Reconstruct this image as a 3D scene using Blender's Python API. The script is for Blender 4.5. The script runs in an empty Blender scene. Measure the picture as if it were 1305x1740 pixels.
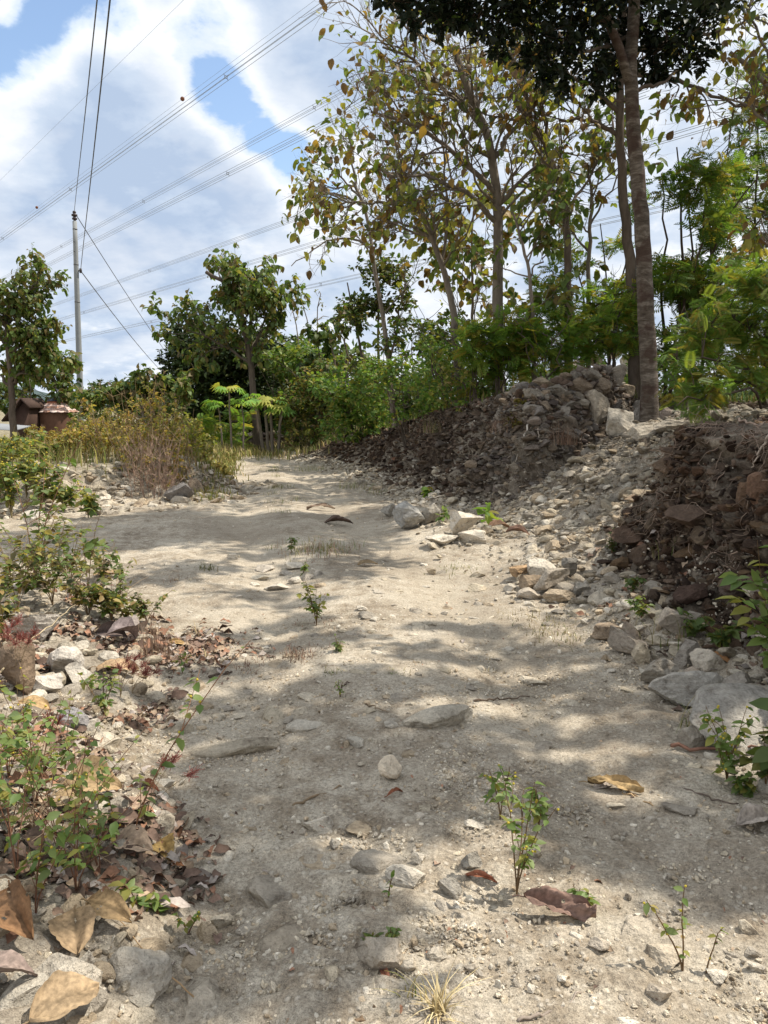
import bpy, math, random
import numpy as np
from mathutils import Vector, Matrix
# ------------------------------------------------------------------ camera, sky, sun, exposure
scene = bpy.context.scene
COL = scene.collection
EYE = 1.5
HORIZON, FPX, CX, CY = 690.0, 1310.0, 652.5, 870.0
PITCH = math.atan((CY - HORIZON) / FPX)
cam_data = bpy.data.cameras.new('camera')
cam_data.sensor_fit = 'VERTICAL'; cam_data.sensor_height = 36.0
cam_data.lens = 18.0 * FPX / CY
cam_data.clip_start = 0.05; cam_data.clip_end = 4000
cam = bpy.data.objects.new('camera', cam_data); COL.objects.link(cam)
cam.location = (0, 0, EYE); cam.rotation_euler = (math.pi / 2 - PITCH, 0, 0)
scene.camera = cam
SUN_EL, SUN_AZ = math.radians(58), math.atan2(0.97, 0.22)      # azimuth measured from +Y towards +X
SUN = np.array([math.cos(SUN_EL) * math.sin(SUN_AZ), math.cos(SUN_EL) * math.cos(SUN_AZ), math.sin(SUN_EL)])
sd = bpy.data.lights.new('sun', 'SUN'); sd.energy = 5.0; sd.angle = math.radians(0.6); sd.color = (1.0, 0.93, 0.82)
so = bpy.data.objects.new('sun', sd); COL.objects.link(so)
so.rotation_euler = Vector(SUN).to_track_quat('Z', 'Y').to_euler()
scene.view_settings.view_transform = 'Standard'; scene.view_settings.look = 'None'
scene.view_settings.gamma = 1.0; scene.view_settings.exposure = 0.25
scene.cycles.max_bounces = 6; scene.cycles.transparent_max_bounces = 4
scene.cycles.diffuse_bounces = 3; scene.cycles.glossy_bounces = 2; scene.cycles.transmission_bounces = 3

def ray(px, py):
    v = np.array([(px - CX) / FPX, 1.0, -(py - CY) / FPX])
    c, s = math.cos(PITCH), math.sin(PITCH)
    return np.array([v[0], v[1] * c + v[2] * s, -v[1] * s + v[2] * c])
def at(px, py, Y):                                             # point on the sight line at depth Y
    r = ray(px, py); return np.array([0, 0, EYE]) + r * (Y / r[1])

class NT:                                                       # tiny node helper
    def __init__(s, tree): s.t = tree; s.n = tree.nodes; s.l = tree.links
    def add(s, typ, **kw):
        n = s.n.new(typ)
        for k, v in kw.items():
            if k == 'ins':
                for a, b in v.items():
                    if isinstance(b, bpy.types.NodeSocket): s.l.new(b, n.inputs[a])
                    else: n.inputs[a].default_value = b
            else: setattr(n, k, v)
        return n
    def math(s, op, a, b=0.0, clamp=False):
        n = s.add('ShaderNodeMath', operation=op, ins={0: a, 1: b}); n.use_clamp = clamp; return n.outputs[0]
    def mix(s, f, a, b, typ='MIX'):
        n = s.add('ShaderNodeMix', data_type='RGBA', blend_type=typ)
        for i, v in ((0, f), (6, a), (7, b)):
            if isinstance(v, bpy.types.NodeSocket): s.l.new(v, n.inputs[i])
            else: n.inputs[i].default_value = v if not isinstance(v, tuple) or len(v) == 4 else (*v, 1)
        return n.outputs[2]
    def noise(s, vec, scale, detail=4, rough=0.5, dist=0.0):
        n = s.add('ShaderNodeTexNoise', ins={'Scale': scale, 'Detail': detail, 'Roughness': rough, 'Distortion': dist})
        if vec is not None: s.l.new(vec, n.inputs['Vector'])
        return n.outputs[0]
    def ramp(s, f, stops, interp='LINEAR'):
        n = s.add('ShaderNodeValToRGB', ins={0: f}); r = n.color_ramp; r.interpolation = interp
        while len(r.elements) < len(stops): r.elements.new(0.5)
        for e, (p, c) in zip(r.elements, stops):
            e.position = p; e.color = (*c, 1) if isinstance(c, tuple) else (c, c, c, 1)
        return n.outputs[0]

world = bpy.data.worlds.new('World'); scene.world = world; world.use_nodes = True
w = NT(world.node_tree); w.n.clear()
sky = w.add('ShaderNodeTexSky', sky_type='NISHITA'); sky.sun_disc = False
sky.sun_elevation = SUN_EL; sky.sun_rotation = SUN_AZ; sky.air_density = 1.1; sky.dust_density = 1.2
tc = w.add('ShaderNodeTexCoord').outputs['Generated']
sep = w.add('ShaderNodeSeparateXYZ', ins={0: tc})
zz = w.math('ADD', w.math('MAXIMUM', sep.outputs[2], 0.0), 0.30)
pv = w.add('ShaderNodeCombineXYZ', ins={0: w.math('DIVIDE', sep.outputs[0], zz), 1: w.math('DIVIDE', sep.outputs[1], zz), 2: 3.7}).outputs[0]
big = w.noise(pv, 2.2, 12, 0.60, 0.25)
fine = w.noise(pv, 7.0, 6, 0.6, 0.1)
dens = w.math('ADD', w.math('ADD', w.math('MULTIPLY', big, 1.05), w.math('MULTIPLY', fine, 0.38)), -0.15)
def blob(px, py, rad, amt):                                     # a gap or a bank in the cloud deck, given as a direction
    global dens
    d = ray(px, py); d = d / np.linalg.norm(d)
    dot = w.add('ShaderNodeVectorMath', operation='DOT_PRODUCT', ins={0: tc, 1: tuple(d)}).outputs[1]
    m = w.add('ShaderNodeMapRange', interpolation_type='SMOOTHSTEP', ins={0: dot, 1: math.cos(math.radians(rad)), 2: 1.0, 3: 0.0, 4: amt}).outputs[0]
    dens = w.math('ADD', dens, w.math('MULTIPLY', m, w.math('ADD', 0.15, w.math('MULTIPLY', fine, 1.7))))
for b in [(362, 85, 4.6, -.27), (388, 185, 3.8, -.24), (530, 280, 5.2, -.27), (450, 240, 3.8, -.18), (10, 180, 5.5, -.20), (150, 15, 5.0, -.20), (45, 45, 3.5, -.06), (270, 110, 7, .10),
          (300, 290, 8, .10), (400, 300, 4, .10), (90, 320, 8, .08), (230, 430, 11, .16), (480, 110, 6, .10), (560, 60, 8, .12), (60, 230, 4, .10), (120, 140, 4, .10), (60, 110, 3.5, -.08), (600, 330, 4, -.10), (30, 260, 3, -.10), (300, 250, 5, -.04), (420, 500, 10, .10), (160, 560, 10, .08),
          (1100, 250, 22, .12), (850, 300, 16, .10), (600, 400, 9, .08)]:
    blob(*b)
cover = w.ramp(dens, [(0.38, 0.0), (0.45, 0.80), (0.54, 1.0)], 'EASE')
ccol = w.ramp(dens, [(0.40, (0.62, 0.75, 0.90)), (0.50, (0.93, 0.95, 0.98)), (0.58, (0.80, 0.84, 0.90)), (0.70, (0.56, 0.65, 0.78)), (0.90, (0.42, 0.52, 0.68))])
streak = w.noise(pv, 3.2, 5, 0.55)
ccol = w.mix(w.math('MULTIPLY', w.ramp(streak, [(0.45, 0.0), (0.62, 1.0)]), 0.55), ccol, (0.80, 0.83, 0.88, 1))
SKY_STRENGTH = 0.10
ccol2 = w.add('ShaderNodeVectorMath', operation='SCALE', ins={0: ccol, 3: 1.0 / SKY_STRENGTH}).outputs[0]
blue = w.add('ShaderNodeVectorMath', operation='SCALE', ins={0: sky.outputs[0], 3: 1.8}).outputs[0]
skyc = w.mix(cover, blue, ccol2)
bg = w.add('ShaderNodeBackground', ins={0: skyc, 1: SKY_STRENGTH})
w.l.new(bg.outputs[0], w.add('ShaderNodeOutputWorld').inputs[0])

# ------------------------------------------------------------------ helpers
rng = np.random.default_rng(7); random.seed(7)
def tag(o, label=None, cat=None, group=None, kind=None):
    if label: o['label'] = label
    if cat: o['category'] = cat
    if group: o['group'] = group
    if kind: o['kind'] = kind
    return o
def empty(name, loc=(0, 0, 0), label=None, cat=None, group=None, rz=0.0):
    o = bpy.data.objects.new(name, None); COL.objects.link(o); o.location = [float(v) for v in loc]
    o.rotation_euler = (0, 0, rz); o.empty_display_size = 0.1
    return tag(o, label, cat, group)
def nrm(v): return v / np.maximum(np.linalg.norm(v, axis=-1, keepdims=True), 1e-9)
class Buf:                                                      # collects vertices, faces of any size and colours
    def __init__(s): s.v = []; s.f = {}; s.c = []; s.n = 0
    def add(s, v, f, c=None):
        v = np.asarray(v, float).reshape(-1, 3)
        for a in (f if isinstance(f, list) else [f]):
            a = np.asarray(a); s.f.setdefault(a.shape[1], []).append(a + s.n)
        s.v.append(v); s.n += len(v)
        c = np.ones((len(v), 3)) * (0.5 if c is None else np.asarray(c, float))
        s.c.append(c)
    def build(s, name, mat, parent=None, smooth=True, origin=None):
        if not s.v: s.add([[0, 0, 0], [0, 0, .001], [0, .001, 0]], [[0, 1, 2]])
        me = bpy.data.meshes.new(name)
        v = np.concatenate(s.v)
        if origin is not None: v = v - np.asarray(origin, float)
        c = np.concatenate(s.c)
        me.vertices.add(len(v)); me.vertices.foreach_set('co', v.astype(np.float32).ravel())
        li = []; st = []; k0 = 0
        for k, fs in s.f.items():
            a = np.concatenate(fs); li.append(a.ravel()); st.append(k0 + np.arange(len(a)) * k); k0 += a.size
        li = np.concatenate(li); st = np.concatenate(st)
        me.loops.add(len(li)); me.loops.foreach_set('vertex_index', li.astype(np.int32))
        me.polygons.add(len(st)); me.polygons.foreach_set('loop_start', st.astype(np.int32))
        at_ = me.color_attributes.new('Col', 'FLOAT_COLOR', 'POINT')
        at_.data.foreach_set('color', np.concatenate([c, np.ones((len(c), 1))], 1).astype(np.float32).ravel())
        me.update(calc_edges=True)
        me.polygons.foreach_set('use_smooth', np.full(len(st), smooth))
        me.materials.append(mat)
        o = bpy.data.objects.new(name, me); COL.objects.link(o)
        if origin is not None and parent is None: o.location = [float(t) for t in origin]
        if parent is not None: o.parent = parent
        return o
def tube(buf, pts, rad, sides=5, col=None, cap=False):
    pts = np.asarray(pts, float); n = len(pts); rad = np.broadcast_to(np.asarray(rad, float), (n,))
    t = nrm(np.gradient(pts, axis=0))
    ref = np.array([0, 0, 1.0]) if abs(t[0, 2]) < 0.8 else np.array([1.0, 0, 0])
    a = nrm(np.cross(t, ref)); b = np.cross(t, a)
    th = np.arange(sides) * 2 * math.pi / sides
    v = pts[:, None] + rad[:, None, None] * (np.cos(th)[None, :, None] * a[:, None] + np.sin(th)[None, :, None] * b[:, None])
    i = np.arange(n - 1)[:, None] * sides; j = np.arange(sides)[None]; k = (j + 1) % sides
    f = np.stack([i + j, i + k, i + sides + k, i + sides + j], -1).reshape(-1, 4)
    fs = [f]
    if cap: fs.append(np.array([list(range(sides))[::-1], [(n - 1) * sides + q for q in range(sides)]]))
    buf.add(v, fs, col)
def lathe(buf, prof, center, sides=24, col=None):
    prof = np.asarray(prof, float); n = len(prof); th = np.arange(sides) * 2 * math.pi / sides
    v = np.stack([prof[:, 0, None] * np.cos(th), prof[:, 0, None] * np.sin(th), np.repeat(prof[:, 1, None], sides, 1)], -1) + np.asarray(center)
    i = np.arange(n - 1)[:, None] * sides; j = np.arange(sides)[None]; k = (j + 1) % sides
    buf.add(v, np.stack([i + j, i + k, i + sides + k, i + sides + j], -1).reshape(-1, 4), col)
def box(buf, c, s, rot=0.0, col=None):
    v = np.array([[x, y, z] for x in (-.5, .5) for y in (-.5, .5) for z in (-.5, .5)]) * np.asarray(s)
    ca, sa = math.cos(rot), math.sin(rot); v = v @ np.array([[ca, sa, 0], [-sa, ca, 0], [0, 0, 1]]) + np.asarray(c)
    buf.add(v, np.array([[0, 1, 3, 2], [4, 6, 7, 5], [0, 4, 5, 1], [2, 3, 7, 6], [0, 2, 6, 4], [1, 5, 7, 3]]), col)

def hsh(ix, iy, iz):
    h = (ix * 374761393 + iy * 668265263 + iz * 1274126177) & 0xffffffff
    h = ((h ^ (h >> 13)) * 1274126177) & 0xffffffff
    return ((h ^ (h >> 16)) & 0xffffff) / float(0x1000000)
def vn(x, y, z=None):                                           # value noise, -1..1
    x = np.asarray(x, float); y = np.asarray(y, float)
    ix = np.floor(x).astype(np.int64); iy = np.floor(y).astype(np.int64); fx = x - ix; fy = y - iy
    fx = fx * fx * (3 - 2 * fx); fy = fy * fy * (3 - 2 * fy)
    def pl(iz):
        a = hsh(ix, iy, iz); b = hsh(ix + 1, iy, iz); c = hsh(ix, iy + 1, iz); d = hsh(ix + 1, iy + 1, iz)
        return a + (b - a) * fx + (c - a) * fy + (a - b - c + d) * fx * fy
    if z is None: return pl(0) * 2 - 1
    iz = np.floor(z).astype(np.int64); fz = z - iz; fz = fz * fz * (3 - 2 * fz)
    p, q = pl(iz), pl(iz + 1)
    return (p + (q - p) * fz) * 2 - 1
def fbm(x, y, z=None, o=4, g=0.5):
    s = 0; a = 1
    for k in range(o):
        s = s + a * vn(x * 2 ** k + 17 * k, y * 2 ** k + 31 * k, None if z is None else z * 2 ** k); a *= g
    return s
def sm(a, b, x): t = np.clip((x - a) / (b - a), 0, 1); return t * t * (3 - 2 * t)
def sdist(poly, x, y):                                          # signed distance, positive inside
    P = np.asarray(poly, float); d = np.full(np.shape(x), 1e9); ins = np.zeros(np.shape(x), bool)
    for k in range(len(P)):
        a, b = P[k], P[(k + 1) % len(P)]; e = b - a
        t = np.clip(((x - a[0]) * e[0] + (y - a[1]) * e[1]) / (e @ e), 0, 1)
        d = np.minimum(d, (x - a[0] - t * e[0]) ** 2 + (y - a[1] - t * e[1]) ** 2)
        cnd = (a[1] > y) != (b[1] > y)
        ins ^= cnd & (x < (b[0] - a[0]) * (y - a[1]) / (b[1] - a[1] + 1e-12) + a[0])
    return np.where(ins, 1, -1) * np.sqrt(d)

# ------------------------------------------------------------------ materials
def newmat(name):
    m = bpy.data.materials.new(name); m.use_nodes = True; t = NT(m.node_tree); t.n.clear()
    return m, t, t.add('ShaderNodeOutputMaterial')
def bump(t, h, strength, dist, prev=None):
    b = t.add('ShaderNodeBump', ins={'Height': h, 'Strength': strength, 'Distance': dist})
    if prev is not None: t.l.new(prev, b.inputs['Normal'])
    return b.outputs[0]
def leaf_mat(name, trans=0.35, rough=0.55, spec=0.4):
    m, t, out = newmat(name)
    a = t.add('ShaderNodeAttribute', attribute_name='Col').outputs[0]
    tcg = t.add('ShaderNodeNewGeometry')
    n = t.noise(tcg.outputs['Position'], 35, 3)
    c = t.mix(t.math('MULTIPLY', n, 0.5), a, (0.5, 0.5, 0.5, 1), 'MULTIPLY')
    p = t.add('ShaderNodeBsdfPrincipled', ins={'Base Color': c, 'Roughness': rough, 'Specular IOR Level': spec})
    tr = t.add('ShaderNodeBsdfTranslucent', ins={0: t.mix(1.0, c, (1.5, 1.45, 0.75, 1), 'MULTIPLY')})
    mx = t.add('ShaderNodeMixShader', ins={0: trans, 1: p.outputs[0], 2: tr.outputs[0]})
    t.l.new(mx.outputs[0], out.inputs[0]); return m
def attr_mat(name, rough=0.8, scale=30, amt=0.5, bstr=0.4, bdist=0.01, spec=0.2, stretch=(1, 1, 1)):
    m, t, out = newmat(name)
    a = t.add('ShaderNodeAttribute', attribute_name='Col').outputs[0]
    g = t.add('ShaderNodeTexCoord').outputs['Object']
    mp = t.add('ShaderNodeMapping', ins={0: g, 'Scale': stretch}).outputs[0]
    n = t.noise(mp, scale, 6, 0.65); n2 = t.noise(mp, scale * 0.18, 3)
    v = t.math('ADD', t.math('MULTIPLY', n, 0.65), t.math('MULTIPLY', n2, 0.35))
    v = t.add('ShaderNodeMapRange', ins={0: v, 1: 0.3, 2: 0.7, 3: 1 - amt, 4: 1 + amt}).outputs[0]
    c = t.add('ShaderNodeVectorMath', operation='SCALE', ins={0: a, 3: v}).outputs[0]
    p = t.add('ShaderNodeBsdfPrincipled', ins={'Base Color': c, 'Roughness': rough, 'Specular IOR Level': spec, 'Normal': bump(t, n, bstr, bdist)})
    t.l.new(p.outputs[0], out.inputs[0]); return m
M_LEAF = leaf_mat('broad_leaf', 0.42)
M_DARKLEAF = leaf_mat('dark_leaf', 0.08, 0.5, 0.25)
M_FINE = leaf_mat('fine_leaf', 0.50, 0.6, 0.3)
M_DRY = attr_mat('dry_leaf', 0.75, 75, 0.5, 0.6, 0.003, 0.2)
M_BARK = attr_mat('bark', 0.9, 14, 0.45, 0.7, 0.02, 0.1, (1, 1, 0.35))
M_STEM = attr_mat('stem', 0.8, 40, 0.25, 0.2, 0.003)
def rock_mat():
    m, t, out = newmat('limestone')
    a = t.add('ShaderNodeAttribute', attribute_name='Col').outputs[0]
    g = t.add('ShaderNodeNewGeometry'); pos = g.outputs['Position']
    n = t.noise(pos, 9, 7, 0.68, 0.3); n2 = t.noise(pos, 60, 4, 0.7); n3 = t.noise(pos, 2.6, 3)
    st = t.noise(t.add('ShaderNodeMapping', ins={0: pos, 'Scale': (1, 1, 4.5)}).outputs[0], 11, 5, 0.65, 0.6)
    v = t.math('ADD', t.math('ADD', t.math('MULTIPLY', n, 0.40), t.math('MULTIPLY', n2, 0.28)), t.math('ADD', t.math('MULTIPLY', n3, 0.14), t.math('MULTIPLY', st, 0.18)))
    v = t.add('ShaderNodeMapRange', ins={0: v, 1: 0.36, 2: 0.64, 3: 0.42, 4: 1.38}).outputs[0]
    c = t.add('ShaderNodeVectorMath', operation='SCALE', ins={0: a, 3: v}).outputs[0]
    c = t.mix(t.ramp(n, [(0.30, 0.75), (0.44, 0.0)]), c, (0.13, 0.095, 0.065, 1))
    b = bump(t, n, 0.9, 0.05); b = bump(t, st, 0.5, 0.02, b); b = bump(t, n2, 0.8, 0.010, b)
    p = t.add('ShaderNodeBsdfPrincipled', ins={'Base Color': c, 'Roughness': 0.93, 'Specular IOR Level': 0.12, 'Normal': b})
    t.l.new(p.outputs[0], out.inputs[0]); return m
M_ROCK = rock_mat()
M_METAL = attr_mat('wire_metal', 0.5, 20, 0.1, 0.05, 0.001, 0.4)
M_CONC = attr_mat('concrete', 0.85, 6, 0.12, 0.2, 0.004, 0.2)
M_CLAY = attr_mat('clay', 0.85, 8, 0.25, 0.3, 0.01, 0.2)
def tall_bark():
    m, t, out = newmat('ringed_bark')
    g = t.add('ShaderNodeTexCoord').outputs['Object']
    mp = t.add('ShaderNodeMapping', ins={0: g, 'Scale': (1, 1, 3.2)}).outputs[0]
    n = t.noise(mp, 5, 8, 0.7, 0.4)
    mp2 = t.add('ShaderNodeMapping', ins={0: g, 'Scale': (1, 1, 1.1)}).outputs[0]
    n2 = t.noise(mp2, 2.6, 4, 0.6, 0.3); n3 = t.noise(mp, 26, 4, 0.6)
    c = t.ramp(n, [(0.34, (0.07, 0.055, 0.042)), (0.5, (0.14, 0.115, 0.09)), (0.64, (0.27, 0.235, 0.195))])
    c = t.mix(t.ramp(n2, [(0.52, 0.0), (0.58, 0.7)]), c, (0.075, 0.045, 0.035, 1))
    c = t.mix(t.math('MULTIPLY', n3, 0.8), c, (0.45, 0.42, 0.4, 1), 'MULTIPLY')
    b = bump(t, n, 0.7, 0.03); b = bump(t, n3, 0.5, 0.008, b)
    p = t.add('ShaderNodeBsdfPrincipled', ins={'Base Color': c, 'Roughness': 0.9, 'Specular IOR Level': 0.15, 'Normal': b})
    t.l.new(p.outputs[0], out.inputs[0]); return m
M_TALLBARK = tall_bark()
def ground_mat():
    m, t, out = newmat('limestone_ground')
    a = t.add('ShaderNodeAttribute', attribute_name='Col').outputs[0]
    s = t.add('ShaderNodeSeparateColor', ins={0: a})            # R bare earth plus painted bank shade, G grass litter, B compacted dust
    pos = t.add('ShaderNodeNewGeometry').outputs['Position']
    n1 = t.noise(pos, 1.6, 6, 0.6); n2 = t.noise(pos, 9, 6, 0.65); n3 = t.noise(pos, 70, 4, 0.7); n4 = t.noise(pos, 260, 3, 0.7)
    c = t.ramp(n1, [(0.34, (0.235, 0.19, 0.138)), (0.5, (0.355, 0.30, 0.228)), (0.64, (0.47, 0.415, 0.33))])
    c = t.mix(t.ramp(n2, [(0.45, 0.0), (0.62, 0.6)]), c, (0.58, 0.52, 0.42, 1))
    c = t.mix(t.math('MULTIPLY', s.outputs[2], 0.55), c, (0.46, 0.40, 0.31, 1))
    n0 = t.noise(pos, 0.75, 4, 0.6, 0.6)
    c = t.mix(t.ramp(n0, [(0.38, 0.45), (0.52, 0.0)]), c, (0.24, 0.195, 0.145, 1))
    c = t.mix(t.ramp(n2, [(0.30, 0.7), (0.42, 0.0)]), c, (0.22, 0.17, 0.115, 1))
    grit = t.math('ADD', t.math('MULTIPLY', n3, 0.5), t.math('MULTIPLY', n4, 0.5))
    gv = t.add('ShaderNodeMapRange', ins={0: grit, 1: 0.37, 2: 0.63, 3: 0.48, 4: 1.42}).outputs[0]
    c = t.add('ShaderNodeVectorMath', operation='SCALE', ins={0: c, 3: gv}).outputs[0]
    vor = t.add('ShaderNodeTexVoronoi', ins={'Vector': pos, 'Scale': 38.0, 'Randomness': 1.0})
    peb = t.ramp(vor.outputs['Distance'], [(0.18, 1.0), (0.42, 0.0)])
    vs = t.add('ShaderNodeSeparateColor', ins={0: vor.outputs['Color']})
    pebm = t.math('MULTIPLY', peb, t.math('GREATER_THAN', vs.outputs[0], 0.62))
    pebm = t.math('MULTIPLY', pebm, t.math('SUBTRACT', 1.0, t.math('MULTIPLY', s.outputs[2], 0.8)))
    c = t.mix(t.math('MULTIPLY', pebm, 0.55), c, (0.66, 0.60, 0.50, 1))
    soil_shade = t.ramp(n2, [(0.36, (0.020, 0.013, 0.009)), (0.52, (0.065, 0.045, 0.032)), (0.64, (0.16, 0.125, 0.09)), (0.74, (0.28, 0.23, 0.17))])  # earth brown, its dark end lowered to carry the banks' shade
    rock_ = t.add('ShaderNodeTexVoronoi', feature='DISTANCE_TO_EDGE', ins={'Vector': pos, 'Scale': 13.0, 'Randomness': 1.0}).outputs['Distance']
    c = t.mix(s.outputs[0], c, soil_shade)
    gr = t.ramp(n2, [(0.4, (0.09, 0.085, 0.03)), (0.6, (0.20, 0.17, 0.08))])
    c = t.mix(t.math('MULTIPLY', s.outputs[1], t.ramp(n2, [(0.36, 1.0), (0.58, 0.35)])), c, gr)
    b = bump(t, n2, 0.7, 0.04); b = bump(t, n3, 0.8, 0.010, b); b = bump(t, pebm, 0.6, 0.008, b); b = bump(t, n4, 0.7, 0.004, b)
    p = t.add('ShaderNodeBsdfPrincipled', ins={'Base Color': c, 'Roughness': 0.95, 'Specular IOR Level': 0.1, 'Normal': b})
    t.l.new(p.outputs[0], out.inputs[0]); return m
M_GROUND = ground_mat()

# ------------------------------------------------------------------ terrain
NEAR = [(1.95, -6), (1.95, 4.2), (1.88, 6.0), (2.1, 6.6), (3.0, 7.3), (4.5, 8.2), (8, 9.3), (60, 10.5), (60, -6)]
FAR = [(60, 13), (8, 12.6), (4.9, 12.2), (4.2, 11.7), (3.3, 10.9), (2.6, 10.6), (1.8, 10.4), (.95, 12), (.42, 14), (-1.15, 19.6), (-2.4, 23), (-4.6, 30), (-10, 44), (-15, 60), (60, 60)]
def verge(y): return np.interp(y, [0, 1.5, 2.5, 3.5, 4.8, 5.5, 6.3, 7.5, 9], [-.40, -.44, -.64, -1.08, -1.3, -1.7, -2.6, -5, -9])
def track(y): return np.interp(y, [0, 3, 6.5, 9.4, 15, 20, 30], [.35, .15, -.25, -1.05, -2.1, -3.0, -5.0])
def H(x, y, info=False):
    x = np.asarray(x, float); y = np.asarray(y, float)
    w1 = fbm(x * 1.3 + 5, y * 1.3, o=3)
    dn = sdist(NEAR, x, y) + w1 * .14; df = sdist(FAR, x, y) + w1 * .22
    zn = sm(-.5, 0, dn) * .17 + sm(-.02, .52, dn) * 1.14 + np.clip(dn - .5, 0, 3) * .13
    Hf = np.interp(y, [10, 12, 14, 16, 20, 23, 30, 60], [1.6, 1.66, 1.42, 1.25, .80, .55, .3, .4])
    fw = np.interp(y, [10, 14, 22, 30], [1.0, 1.1, 1.3, 2.0])
    zf = sm(-.6, 0, df) * .10 + sm(-.05, 1.0, df / fw) * Hf + np.clip(df - fw, 0, 6) * .06
    heap = .40 * np.exp(-((x - 3.5) / .5) ** 2 - ((y - 12.1) / .6) ** 2) + .04 * np.exp(-((x - 2.6) / .9) ** 2 - ((y - 12.3) / .6) ** 2)
    zr = 1.38 * sm(1.0, 4.3, x + .1 * w1) ** .9 * sm(6.0, 7.0, y) * sm(12.5, 10.5, y)
    z = np.maximum(np.maximum(zn, zf + heap), zr)
    e = 1 - np.sqrt(((x + 5.65) / 3.0) ** 2 + ((y - 14.2) / 3.2) ** 2) + .12 * w1
    zl = .55 * sm(0, .38, e) + .15 * sm(-3.2, -5.5, x) * sm(13, 17, y)
    rub = .16 * np.exp(-((x - .95) / .35) ** 2 - ((y - 8.9) / .8) ** 2) + .12 * np.exp(-((x - .45) / .3) ** 2 - ((y - 10.4) / .9) ** 2) \
        + .14 * np.exp(-((x - 1.35) / .28) ** 2 - ((y - 6.5) / .5) ** 2) + .10 * np.exp(-((x - 1.55) / .25) ** 2 - ((y - 4.9) / .5) ** 2)
    dv = verge(y) - x
    zv = (.10 * sm(0, .25, dv) + .13 * sm(.2, .9, dv)) * sm(9, 6.5, y)
    flat = np.clip(1 - np.maximum(z, 0) * 2, 0, 1)
    cy = track(y); ruts = -.035 * np.exp(-((x - cy - .72) / .26) ** 2) - .035 * np.exp(-((x - cy + .72) / .26) ** 2) + .02 * np.exp(-((x - cy) / .3) ** 2)
    und = fbm(x * .8, y * .8 + 9, o=3) * .022 + fbm(x * 3.1, y * 3.1, o=3) * .010
    far = sm(20, 40, y) * .25
    out = z + zl + rub + zv + und + ruts * flat * sm(0, 3, y) * sm(24, 16, y) - far * (x < 3)
    if info: return out, dn, df, zr, e, dv, zn, zf
    return out
def hz(x, y): return float(H(np.array([x]), np.array([y]))[0])
TT = np.exp(np.linspace(math.log(1.2), math.log(70), 1500))
def hit(px, py):                                                # first terrain point on a sight line
    r = ray(px, py); r = r / r[1]
    P = np.array([0, 0, EYE]) + TT[:, None] * r
    d = P[:, 2] - H(P[:, 0], P[:, 1])
    k = np.argmax(d < 0) if (d < 0).any() else len(TT) - 1
    if k == 0: k = 1
    f = d[k - 1] / (d[k - 1] - d[k] + 1e-9); f = min(max(f, 0), 1)
    return P[k - 1] + (P[k] - P[k - 1]) * f

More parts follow.
